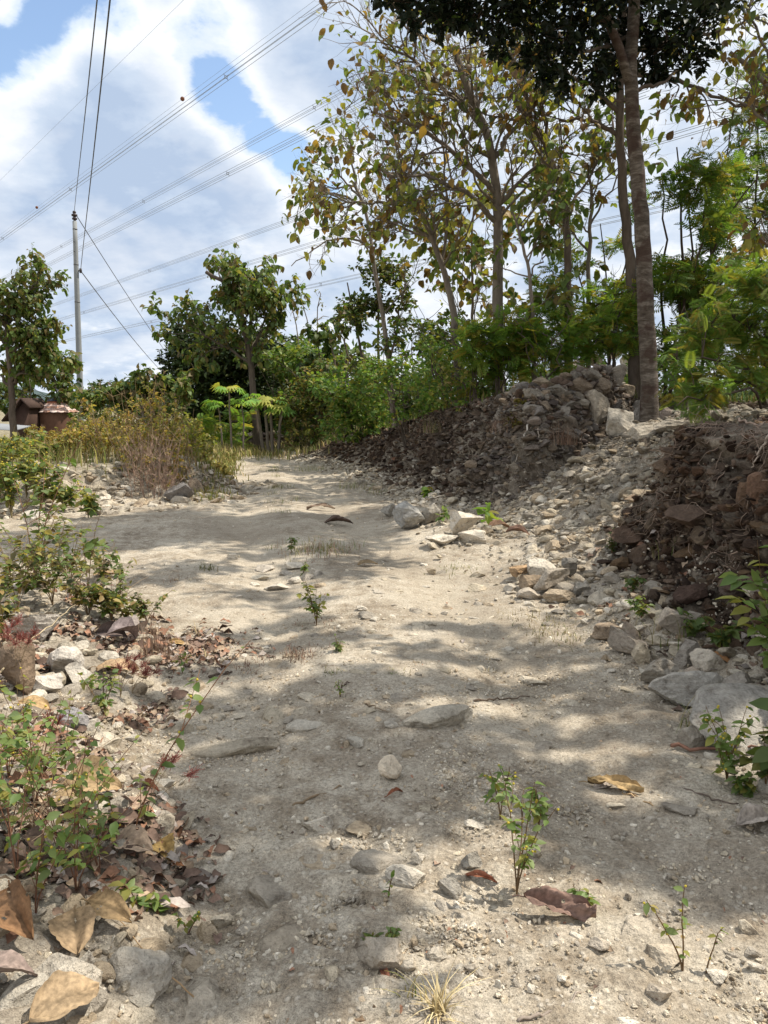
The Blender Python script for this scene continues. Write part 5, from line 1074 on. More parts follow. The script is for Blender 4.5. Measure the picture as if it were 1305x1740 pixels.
# weedy bushes on the left mound
def bush(px, py, Y, w, h, pal, label, leaf=.07, n=30, stem=(.25, .18, .10), dry=0, name='weedy_bush', cat='bush'):
    c = at(px, py, Y); c[2] = hz(c[0], c[1]); S = Buf(); L = Buf(); D_ = Buf()
    for k in range(n):
        a = rng.uniform(0, 6.28); rr = rng.uniform(0, 1) ** .5 * w; o = np.array([math.cos(a) * rr, math.sin(a) * rr * .7, 0]); o[2] = hz(c[0] + o[0], c[1] + o[1]) - c[2]
        l = h * rng.uniform(.6, 1.1) * (1 - .45 * (rr / w) ** 2); d = np.array([math.cos(a), math.sin(a), 0]) * rng.uniform(0, .35)
        t = np.linspace(0, 1, 7)[:, None]; P = o + t * np.array([0, 0, l]) + t ** 1.5 * d * l + np.cumsum(rng.normal(0, .02, (7, 3)), 0)
        tube(S, P, np.linspace(.007, .003, 7), 3, stem)
        for _ in range(5):
            i = int(rng.integers(1, 6)); e = P[i] + nrm(rng.normal(size=3) + [0, 0, 1.0]) * l * rng.uniform(.15, .35); tube(S, [P[i], e], [.004, .002], 3, stem)
            if k % 10 < dry: blades(D_, e - [0, 0, .02], 5, .10, .01, PINK, .004, 1.2, 2)
            else:
                m = 14; p = P[i] + (e - P[i]) * rng.uniform(.2, 1.1, (m, 1)); inst(L, LEAF_OV, p, rng.normal(size=(m, 3)) * [1, 1, .5] + [0, 0, -.2], leaf * rng.uniform(.5, 1.2, m), pick(pal, m, .2))
    root = empty(name, c, label, cat); S.build('stems', M_STEM, root); L.build('leaves', M_LEAF, root)
    if dry: D_.build('dry_twigs', M_STEM, root)
YG = np.concatenate([YELL, YELL, YELL * [.85, .95, .8], BROWNG * 2]) * [1.35, 1.18, 1.0]
bush(245, 790, 13.2, .75, 1.5, YG, 'yellow-green weedy bush with dry pinkish stems on the road end of the left mound', n=60, dry=3)
bush(262, 815, 12.3, .5, 1.15, YG, 'dry pinkish twiggy bush at the front of the left mound', .05, 44, (.34, .24, .18), 9, 'dry_bush')
bush(170, 770, 14.5, .8, .75, YG, 'yellowish weedy bush on the middle of the left mound', n=50, dry=1)
bush(100, 770, 15.5, .9, .48, YG, 'yellow-green bush in front of the round tank', n=50, dry=1)
bush(310, 770, 15, .5, 1.0, YG * [.8, .95, .8], 'greener weedy bush at the right rear of the left mound', n=44)
bush(30, 790, 13.5, .8, .38, np.concatenate([GREEN, YELL]), 'green weedy bush in front of the brown hut', .09, 46)
bush(210, 750, 19, 1.3, 1.1, YG * .9, 'broad yellowish bush behind the left mound', .10, 56)
bush(120, 745, 21, 1.5, .55, YG * .9, 'low broad bush at the foot of the pole', .10, 56)
bush(300, 745, 20, .9, 1.3, YG * [.7, .9, .7], 'greenish bush between the mound and the road end trees', .10, 44)
bush(335, 745, 26, .5, .6, GREEN, 'small green bush left of the low stone wall', .12, 36)
bush(370, 800, 15.5, .3, .22, YG, 'low weedy clump at the left edge of the far track', .05, 22)
bush(880, 720, 11.4, .12, .2, YG * .8, 'small weedy clump hanging on the far bank face', .05, 16)
# grass clumps
def tuft(px, py, h, n, pal, label, spread=.05, w=.003, name='grass_tuft', cat='grass tuft', lean=1.5, P=None, group=None):
    q = G(px, py) if P is None else P; b = Buf(); blades(b, q, n, h, spread, pal, w, lean); tag(b.build(name, M_STEM, origin=q), label, cat, group)
for a in [(862, 735, .30, 160, PINK, 'dry reddish grass clump on the left part of the dark bank face', .10), (955, 755, .38, 260, PINK, 'largest dry reddish grass clump hanging on the bank below the rock heap', .12), (545, 752, .30, 150, PINK, 'pinkish dry grass clump at the far end of the bank', .18),
          (735, 735, .35, 140, np.concatenate([GRS, PINK]), 'shaggy dark grass clump on the far bank edge', .14), (1020, 765, .12, 60, STRAW * .7, 'small dry clump under the upright cream rock', .08)]:
    tuft(*a)
for a in [(468, 800, .12, 80, GRS, 'grass strip piece growing in the centre of the far track', .12), (468, 830, .10, 60, GRS, 'small grass tuft in the centre of the track before the grass strip', .10), (440, 790, .10, 50, GRS, 'faint grass tuft at the far end of the track', .12), (505, 850, .10, 30, GRS, 'thin grass tuft right of the track centre', .06),
          (350, 968, .09, 50, GRS * .7, 'green grass tuft in the left wheel track', .05), (305, 985, .05, 40, PINK, 'flat dry tuft left of the green wheel track tuft', .07), (335, 1080, .12, 14, STRAW, 'thin straw-coloured tuft at the left edge of the road', .02), (350, 1122, .10, 8, STRAW, 'single dry stalks standing on the road', .01),
          (540, 935, .12, 320, np.concatenate([PINK, GRS]), 'wide withered grass patch in the shaded track', .22), (515, 1115, .06, 160, PINK * .7, 'dark dry grass tuft crossing the road on the litter strip', .07), (425, 1130, .04, 120, PINK * .8, 'left part of the brown dry litter strip across the road', .10), (810, 1130, .03, 60, STRAW * .8, 'flat dry straw on the right half of the road', .10),
          (775, 970, .05, 90, GRS * 1.2, 'yellow-green grass at the edge of the rubble bar', .14), (960, 1075, .06, 200, np.concatenate([STRAW, GRS]) * .8, 'flat dry grass patch below the small rock pile', .16), (900, 1050, .05, 80, STRAW * .8, 'dry straw patch left of the small rock pile', .12), (560, 1055, .03, 60, PINK, 'dry reddish straw at the foot of the bushy little plant', .10),
          (745, 1730, .10, 60, STRAW * 1.2, 'bundle of bleached straw blades at the bottom centre', .012), (700, 1700, .10, 12, GRS * 1.3, 'few green-yellow grass blades at the bottom centre', .02), (565, 1145, .04, 30, GRS, 'small green moss tuft right of the litter strip', .03), (670, 1145, .03, 26, GRS, 'small green tuft on the middle of the road', .03),
          (600, 830, .18, 90, GRS * 1.2, 'green grass at the right edge of the far track', .18), (530, 800, .2, 120, GRS * 1.3, 'taller grass where the far bank meets the track', .25), (640, 840, .15, 60, GRS, 'grass growing in the roadside rubble', .12), (1140, 1090, .22, 26, GRS, 'long thin grass blades in front of the near bank hollow', .10),
          (1170, 1250, .3, 12, GRS, 'sparse long grass blades over the long grey slab', .05), (1130, 950, .22, 22, GRS * .8, 'thin grass blades rooted in the dark near bank', .05)]:
    tuft(*a)
for k, (px, py, h) in enumerate([(265, 1115, .34), (250, 1120, .30), (285, 1125, .25)]):
    b = Buf(); q = G(px, py); blades(b, q, 26, h, .02, PINK, .0022, .25); tag(b.build('dry_stalks', M_STEM, origin=q), ['tall pinkish dry stalks standing on the left road edge', 'dry pinkish stalks left of the tall ones on the road edge', 'shorter dry stalks right of the tall pinkish ones'][k], 'grass stalks')
def redgrass(px, py, h, label, dx=.0, n=5):
    q = G(px, py); root = empty('red_grass', q, label, 'red grass'); S = Buf(); F = Buf()
    for _ in range(n):
        a = rng.normal(dx, .25); t = np.linspace(0, 1, 8)[:, None]; l = h * rng.uniform(.8, 1.1); P = t * np.array([0, 0, l]) + t ** 2 * np.array([a, rng.normal(0, .1), 0]) * l; tube(S, P, np.linspace(.0016, .0008, 8), 3, (.30, .22, .12))
        for _ in range(60):
            p = P[-1] + rng.normal(0, 1, 3) * [.013, .012, .011] + nrm(P[-1] - P[-2]) * rng.uniform(-.01, .03); tube(F, [P[-1] - nrm(P[-1] - P[-2]) * .012, (P[-1] + p) / 2 + rng.normal(0, .002, 3), p], [.0005, .0006, .0014], 3, pick(RED, 1)[0])
    S.build('stems', M_STEM, root); F.build('seed_heads', M_STEM, root)
redgrass(250, 1400, .22, 'red feathery grass heads hanging over the road from the left thicket', .4, 3)
redgrass(205, 1190, .20, 'red feathery grass in front of the grey curled leaves', .2, 6)
redgrass(225, 1180, .12, 'brightest red grass heads low on the road side of the curled leaves', .3, 6)
redgrass(30, 1180, .30, 'red feathery grass heads over the white craggy rock at the left edge', .0, 7)
redgrass(15, 1150, .28, 'faded red grass heads at the very left edge', -.1, 5)
redgrass(90, 1330, .24, 'red grass heads hidden in the middle of the left thicket', .0, 3)
# grass and ground cover (uncountable)
def cover(name, n, x0, x1, y0, y1, wf, h, pal, label, w=.004, cat='grass', lean=.7):
    p = sample(n, x0, x1, y0, y1, wf); z = H(p[:, 0], p[:, 1]); b = Buf(); a = rng.uniform(0, 6.28, n); l = h * rng.uniform(.4, 1.2, n); ln = rng.uniform(.2, 1, n) * lean
    d = np.stack([np.cos(a), np.sin(a), a * 0], 1); s = np.stack([-np.sin(a), np.cos(a), a * 0], 1); o = np.stack([p[:, 0], p[:, 1], z - .01], 1)
    P0 = o; P1 = o + np.stack([d[:, 0] * l * ln * .3, d[:, 1] * l * ln * .3, l * .6], 1); P2 = o + np.stack([d[:, 0] * l * ln, d[:, 1] * l * ln, l * .95], 1)
    ww = w * (1 + p[:, 1] / 12)[:, None] * s
    V = np.stack([P0 - ww, P0 + ww, P1 + ww * .8, P1 - ww * .8, P2], 1); F = np.arange(n)[:, None] * 5
    b.add(V, [F + np.array([[0, 1, 2, 3]]), F + np.array([[3, 2, 4]])], np.repeat(pick(pal, n, .2), 5, 0)); stuff(b.build(name, M_STEM), label, cat)
def I(k): return lambda x, y: H(x, y, True)[k]
cover('dry_grass', 22000, -14, 0, 11.5, 40, lambda x, y: np.clip(sm(.12, .4, H(x, y, True)[4]) * (rng.uniform(size=x.shape) < .9) + sm(17, 21, y) * (x < -3.0 - .16 * (y - 12.3)), 0, 1), .32, np.concatenate([YELL, STRAW * .7, GRS]), 'yellowish grass and low weeds covering the ground left of the road')
cover('bank_grass', 16000, -4, 7, 11, 34, lambda x, y: sm(.75, 1.3, H(x, y, True)[2 - 0] / np.interp(y, [10, 14, 22, 30], [1.0, 1.1, 1.3, 2.0])) * (((x - 3.0) / .95) ** 2 + ((y - 12) / 1.0) ** 2 > 1), .30, np.concatenate([GREEN, YELL]), 'green grass and low weeds covering the top of the far bank')
cover('end_grass', 9000, -10, 0, 21, 30, lambda x, y: sm(21, 24, y) * (np.abs(x + .2 * y) < 6), .26, np.concatenate([YELL, GRS, STRAW]), 'dry yellowish grass closing the far end of the track')
cover('edge_grass', 2600, -6, -2, 12, 24, lambda x, y: np.exp(-((x + 2.85 + .16 * (y - 12.3)) / .25) ** 2), .16, np.concatenate([YELL, GRS]), 'thin weeds along the left edge of the far track')
# ------------------------------------------------------------------ dry leaves, litter, sticks, roots
def dryleaf(q, L, W, label, az=0., pitch=0., roll=0., curl=.2, col=(.36, .22, .11), seed=0, crumple=.05, name='dry_leaf', group=None, fold=.25, lift=.012):
    n, m = 22, 15; u = np.linspace(0, 1, n); v = np.linspace(-1, 1, m); U, V_ = np.meshgrid(u, v, indexing='ij')
    wd = np.sin(np.pi * np.clip(U, .0, 1) ** .85) ** .75 * W / 2 * (1 + .13 * fbm(U * 7 + seed, V_ * 0 + np.sign(V_) * 3, o=3)); wd[0] = .002; wd[-1] = .002
    x = (U - .5) * L; y = V_ * wd
    z = -curl * L * (U - .5) ** 2 * 2 + fold * np.abs(y) + crumple * L * fbm(U * 2.4 + seed, V_ * 1.6 + seed * 3, o=4) + .35 * crumple * L * np.abs(fbm(U * 6 + seed, V_ * 3 - seed, o=3)) + curl * .8 * np.abs(y) * np.abs(V_) - .006 * L * np.exp(-(np.abs(((U * 7 - np.abs(V_) * 1.2) % 1) - .5) / .12) ** 2)
    z -= .02 * L * np.exp(-(V_ / .08) ** 2)
    P = np.stack([x, y, z], -1).reshape(-1, 3) @ rotm(np.array([[roll, pitch, az]]))[0].T
    P[:, 2] -= P[:, 2].min(); P[:, 2] += lift * 0
    c = np.asarray(col) * (1 + .22 * fbm(U * 4 + seed, V_ * 3, o=4))[..., None] * (1 - .35 * np.exp(-(V_ / .05) ** 2) - .28 * np.exp(-(np.abs(((U * 7 - np.abs(V_) * 1.2) % 1) - .5) / .1) ** 2))[..., None]
    i = np.arange(n - 1)[:, None] * m; j = np.arange(m - 1)[None]; f = np.stack([i + j, i + m + j, i + m + j + 1, i + j + 1], -1).reshape(-1, 4)
    if seed % 2: f = f[rng.uniform(size=len(f)) > .012]
    base = np.asarray(q, float); b = Buf(); b.add(P, f, c.reshape(-1, 3)); root = b.build(name, M_DRY); root.location = [float(t) for t in base]
    sp = Buf(); R = rotm(np.array([[roll, pitch, az]]))[0]; e0 = P.reshape(n, m, 3)[0, m // 2]; e1 = e0 + R @ np.array([-.16 * L, .02 * L, -.01]); sp.add(*[[], []][:0]) if False else tube(sp, [e0, (e0 + e1) / 2 + [0, 0, .004], e1], .0018 + .004 * W, 5, np.asarray(col) * .7)
    s = sp.build('leaf_stalk', M_STEM, root); return tag(root, label, 'dry leaf', group)
TAN = (.32, .22, .115); BRN = (.22, .12, .07); GRYL = (.25, .19, .16); RUST = (.28, .11, .06)
def Gz(px, py, dz=0.): q = G(px, py); q[2] += dz; return q
dryleaf(Gz(185, 1575, .02), .15, .085, 'curled tan leaf with its tip towards the road, upper of the tan pair', -.35, .15, .35, .3, TAN, 1)
dryleaf(Gz(130, 1600, .015), .17, .12, 'broad veined tan leaf lying under the curled one on the left verge', -1.15, .1, .1, .12, (.29, .205, .12), 2)
dryleaf(Gz(30, 1590, .015), .18, .10, 'dark brown folded leaf at the left edge beside the tan pair', -.8, .35, .5, .35, (.25, .14, .07), 3, fold=.7)
dryleaf(Gz(115, 1735, .03), .17, .12, 'pale tan leaf cut by the bottom edge in the left corner', .9, .1, .2, .15, (.34, .245, .145), 4)
dryleaf(Gz(10, 1690, .02), .15, .10, 'grey weathered leaf at the bottom left edge', .4, .2, -.2, .3, GRYL, 5)
dryleaf(Gz(160, 1360, .02), .20, .13, 'large folded tan leaf half shaded in the left thicket', .35, .2, .5, .25, (.38, .27, .15), 6, fold=.6)
dryleaf(Gz(120, 1375, .01), .16, .10, 'lighter tan leaf under the large folded one', -.1, .1, .2, .15, (.42, .30, .17), 7)
dryleaf(Gz(280, 1455, .01), .11, .08, 'golden brown curved leaf at the road edge of the thicket', -1.0, .2, .2, .3, (.36, .24, .09), 8)
dryleaf(Gz(225, 1450, .015), .15, .10, 'light greyish tan leaf with a dark curled rim behind the weeds', -.3, .1, .3, .2, (.42, .31, .22), 9)
dryleaf(Gz(245, 1405, .03), .10, .03, 'dark narrow leaf edge standing up behind the light greyish leaf', -.3, .1, 1.2, .2, (.12, .08, .06), 10)
dryleaf(Gz(60, 1215, .02), .14, .09, 'triangular tan leaf below the brown shadowed boulder', .0, .25, .2, .2, (.44, .30, .15), 11)
dryleaf(Gz(200, 1145, .01), .22, .13, 'flat light brown leaf at the front of the dark litter heap', .1, .05, .05, .12, (.42, .29, .17), 12)
dryleaf(Gz(215, 1098, .02), .20, .11, 'grey curled leaf with violet tint on the dark litter heap', .9, .35, .5, .5, (.28, .23, .22), 13, fold=.8)
dryleaf(Gz(190, 1092, .02), .18, .10, 'dark curled leaf behind the violet grey one', .2, .2, .9, .5, (.12, .09, .08), 14, fold=.8)
dryleaf(Gz(235, 1090, .03), .15, .09, 'grey-white ribbed curled leaf on the road side of the litter heap', 1.3, .4, .3, .5, (.36, .31, .28), 15, fold=.8)
dryleaf(Gz(300, 1100, .01), .16, .05, 'yellow-brown leaf at the road side tip of the litter heap', -.15, .05, .3, .2, (.40, .26, .11), 16)
dryleaf(Gz(950, 1560, .01), .21, .07, 'crumpled reddish brown leaf in front of the tallest sprout', -.30, .0, .25, .06, (.21, .135, .105), 17, .14, fold=.35)
dryleaf(Gz(1045, 1345, .01), .22, .07, 'folded golden dry leaf on the right part of the road', -.45, .0, .1, .03, (.36, .25, .12), 18, .08, fold=.2)
dryleaf(Gz(1025, 1340, .0), .09, .05, 'small grey leaf piece beside the folded golden leaf', .3, .0, .2, .2, (.42, .36, .30), 19)
dryleaf(Gz(815, 1500, .005), .11, .025, 'thin reddish curled leaf left of the tallest sprout', -.3, .0, .3, .25, RUST, 20, fold=.9)
dryleaf(Gz(655, 1665, .003), .085, .022, 'crescent-shaped brown pod at the bottom centre', -1.3, .0, .1, .2, (.30, .13, .08), 21, .02, name='dry_pod')
dryleaf(Gz(672, 1352, .003), .07, .018, 'small rust-coloured curled leaf just below the lone rock', .5, .0, .4, .5, RUST, 22, fold=.8)
dryleaf(Gz(465, 1600, .0), .03, .02, 'tiny reddish leaf scrap in the shaded lower road', .5, .0, .0, .1, RUST, 23)
dryleaf(Gz(575, 893, .01), .38, .12, 'dark brown curled leaf on the shaded track', -.05, .0, .3, .2, (.12, .08, .06), 24, fold=.6)
dryleaf(Gz(545, 868, .01), .42, .10, 'brown leaf behind the dark curled leaf on the far track', .0, .0, .3, .2, (.24, .17, .12), 25)
dryleaf(Gz(625, 962, .01), .20, .08, 'brown leaf at the right edge of the shaded track', .3, .0, .3, .2, (.26, .19, .11), 26)
dryleaf(Gz(182, 980, .01), .24, .12, 'tan leaf lying on the side track at left', .1, .0, .1, .1, (.46, .32, .18), 27)
dryleaf(Gz(1285, 1405, .005), .16, .09, 'grey crumpled leaf at the right edge of the road', .2, .0, .2, .2, (.36, .31, .26), 28, .1)
dryleaf(Gz(255, 1345, .01), .10, .025, 'thin red-brown curled leaf hanging at the thicket edge', -.6, .1, .3, .3, RUST, 29)
dryleaf(Gz(295, 1475, .005), .07, .03, 'orange-brown leaf below the golden brown curved leaf', -.1, .0, .2, .2, (.36, .17, .08), 30)
dryleaf(Gz(850, 905, .01), .30, .14, 'reddish dry leaf at the foot of the far bank', .2, .1, .3, .4, (.30, .18, .11), 31)
dryleaf(Gz(880, 912, .01), .26, .12, 'darker dry leaf right of the reddish one at the bank foot', -.3, .1, .3, .4, (.22, .13, .09), 32)
dryleaf(Gz(1222, 1135, .02), .14, .06, 'orange brown dry leaf caught between the slabs at right', -.5, .1, .3, .4, (.38, .20, .09), 33)
def litter(name, n, x0, x1, y0, y1, wf, size, label, pal):
    p = sample(n, x0, x1, y0, y1, wf); z = H(p[:, 0], p[:, 1]); b = Buf(); a = rng.uniform(0, 6.28, n)
    inst(b, quadstrip_leaf(4, .55, .35, .3, wave=.10), np.stack([p[:, 0], p[:, 1], z + rng.uniform(.004, .03, n)], 1), np.stack([np.cos(a), np.sin(a), rng.normal(0, .25, n)], 1), size * rng.uniform(.3, 1.1, n) ** 1.0 * np.where(rng.uniform(size=n) < .08, 1.9, 1.0), pick(pal, n, .25), jit=.4)
    stuff(b.build(name, M_DRY), label, 'leaf litter')
LIT = np.array([[.26, .18, .13], [.18, .12, .09], [.34, .25, .17], [.30, .16, .10], [.36, .31, .27], [.12, .08, .06]])
litter('leaf_litter', 6000, -2.4, -.2, 1.6, 6.2, lambda x, y: np.clip(sm(-.12, .12, verge(y) - x) * (sm(.0, .35, fbm(x * 2.2 + 3, y * 2.2, o=2)) + .8 * np.exp(-((y - 2.35) / .3) ** 2)) + np.exp(-((x + 1.15) / .25) ** 2 - ((y - 4.6) / .3) ** 2), 0, 1), .062, 'brown and grey leaf litter under the weeds of the left verge', LIT)
litter('bank_litter', 2600, -2, 5, 3.4, 20, lambda x, y: np.clip(np.exp(-((H(x, y, True)[1] + .05) / .3) ** 2) * .4 + np.exp(-((H(x, y, True)[2] - .9) / .4) ** 2), 0, 1), .09, 'dry leaves and bits caught on the bank slopes', LIT * .8)
litter('road_litter', 420, -1.4, 1.5, 1.7, 9, lambda x, y: np.clip(2.2 / y, 0, 1) + 0 * x, .02, 'tiny dry leaf scraps scattered over the road', LIT)
def stick(pts, r, label, col=(.22, .16, .11), name='stick', cat='stick', dz=.006, n=14):
    P = [G(*p) + [0, 0, dz] for p in pts] if len(pts[0]) == 2 else [at(*p) for p in pts]
    P = np.array(P); t = np.linspace(0, len(P) - 1, n); Q = np.stack([np.interp(t, np.arange(len(P)), P[:, k]) for k in range(3)], 1); Q[1:-1] += rng.normal(0, r * .9, (n - 2, 3))
    b = Buf(); tube(b, Q, np.linspace(r, r * .45, n), 7, col, True); tag(b.build(name, M_BARK, origin=P[0]), label, cat)
stick([(498, 1372), (540, 1355), (590, 1335)], .006, 'thin brown stick lying left below the lone rock', (.26, .19, .12))
stick([(355, 1152), (395, 1143)], .008, 'short dark stick on the left of the road', (.12, .09, .07))
stick([(1018, 1320), (1060, 1350), (1110, 1372)], .006, 'straight tan stick under the folded golden leaf', (.36, .25, .14))
stick([(1030, 1318), (1075, 1352), (1108, 1368)], .004, 'second thinner stick beside the straight tan one', (.32, .22, .13))
stick([(1130, 1335), (1185, 1352), (1255, 1368)], .005, 'thin dark twig on the right side of the road', (.13, .10, .08))
stick([(1140, 1278), (1220, 1283), (1300, 1280)], .009, 'reddish stem lying across under the green weeds at right', (.24, .13, .09), dz=.03)
stick([(880, 1738), (950, 1722), (988, 1690)], .0045, 'curved grey twig at the bottom edge right of centre', (.34, .28, .23))
stick([(605, 1738), (645, 1718)], .005, 'short brown twig at the bottom centre', (.20, .14, .09))
stick([(805, 1193), (850, 1190), (900, 1186)], .006, 'thin dark twig on the right half of the middle road', (.15, .11, .08))
stick([(575, 1172), (600, 1158)], .005, 'short dark twig beside the tiny green seedling', (.14, .10, .08))
stick([(620, 1198), (660, 1212)], .004, 'tiny twig behind the curved ledge', (.2, .15, .1))
stick([(0, 1190), (60, 1120), (130, 1060)], .005, 'long bleached straw stem leaning across the white craggy rock', (.42, .34, .22), dz=.12)
stick([(330, 1712), (250, 1640), (190, 1560)], .0022, 'thin straw stalk bent over the white boulder', (.36, .24, .13), dz=.03)
stick([(898, 728), (888, 760), (876, 792)], .014, 'bleached dead root hanging on the far bank face', (.50, .45, .38), 'dead_root', 'root', .06)
stick([(914, 735), (918, 760), (935, 772)], .008, 'short curved pale root right of the bleached one', (.40, .33, .26), 'dead_root', 'root', .06)
stick([(956, 748), (955, 775)], .007, 'thin pale root below the largest dry grass clump', (.38, .30, .24), 'dead_root', 'root', .06)
stick([(1182, 700), (1178, 725), (1168, 745)], .012, 'pale forked root sticking up from the top of the near bank', (.45, .38, .30), 'dead_root', 'root', .05)
stick([(1178, 725), (1150, 755), (1125, 775)], .014, 'long root running down the left crest of the near bank', (.28, .20, .15), 'dead_root', 'root', .04)
stick([(1255, 722), (1285, 735), (1300, 728)], .009, 'curly root loop near the top of the near bank', (.34, .25, .19), 'dead_root', 'root', .05)
stick([(1305, 760), (1290, 790), (1275, 815)], .008, 'thin pale root hanging at the right edge of the near bank', (.42, .35, .28), 'dead_root', 'root', .08)
stick([(1238, 870), (1245, 895), (1270, 912), (1305, 918)], .014, 'brown forked root on the lower right of the near bank', (.22, .16, .12), 'dead_root', 'root', .06)
stick([(1160, 770), (1190, 765), (1215, 750)], .007, 'fine root along the top slab of the near bank', (.32, .25, .19), 'dead_root', 'root', .05)

def fine_roots():
    b = Buf()
    for _ in range(420):
        y = rng.uniform(4.4, 6.9); x = rng.uniform(1.95, 2.7) + max(0, y - 6.3) * .8; z = hz(x, y)
        if z < .5: continue
        p = np.array([x - .06, y, z + .02]); d = np.array([rng.normal(-.4, .4), rng.normal(0, .8), rng.normal(-.5, .5)]); P = [p]
        for _ in range(7):
            d = nrm(d + rng.normal(0, .45, 3) + [-.05, 0, -.12]); q = P[-1] + d * rng.uniform(.02, .05); g = hz(q[0], q[1]); q[2] = max(q[2], g + .004); P.append(q)
        tube(b, P, np.linspace(.0032, .0012, len(P)) * rng.uniform(.5, 1.3), 3, np.array([.27, .20, .15]) * rng.uniform(.5, 1.3))
    stuff(b.build('fine_roots', M_STEM), 'tangle of fine brown roots hanging out of the near bank', 'roots')
fine_roots()
for k, (px, py) in enumerate([(470, 810), (462, 840), (480, 870), (455, 800), (492, 828), (465, 795), (475, 855)]):
    tuft(px, py, .11, 26, np.concatenate([GRS, GRS * 1.2]), 'low weed tuft in the thin strip between the two wheel tracks', .09, group='weed tufts between the wheel tracks')

for k, (px, py, h, lab) in enumerate([(40, 1000, .6, 'leafless dry stems arching out of the bramble at the left edge'), (120, 1010, .55, 'leafless dry stems in the middle of the mid-left bramble'), (200, 1045, .35, 'leafless dry stems at the road side of the mid-left bramble'), (60, 1420, .35, 'dry leafless stalks among the left thicket'), (150, 1480, .3, 'thin dry stalks between the thicket and the tan leaves')]):
    q = G(px, py); b = Buf()
    for _ in range(12):
        a = rng.uniform(0, 6.28); t = np.linspace(0, 1, 9)[:, None]; d = np.array([math.cos(a), math.sin(a), 0]) * rng.uniform(.4, 1.3); l = h * rng.uniform(.5, 1.1)
        P = t * [0, 0, l] + t ** 1.6 * d * l - t ** 3 * [0, 0, l * .35] + np.cumsum(rng.normal(0, .014 * l, (9, 3)), 0)
        tube(b, P, np.linspace(.0024, .0009, 9) * (q[1] / 3.2) ** .5, 3, np.array([.34, .25, .16]) * rng.uniform(.6, 1.2))
        for _ in range(3):
            i = int(rng.integers(3, 8)); tube(b, [P[i], P[i] + nrm(rng.normal(size=3)) * l * .18], [.0012, .0005], 3, (.28, .2, .13))
    o = b.build('dry_bramble', M_STEM); o.location = [float(v) for v in q]; tag(o, lab, 'bramble')
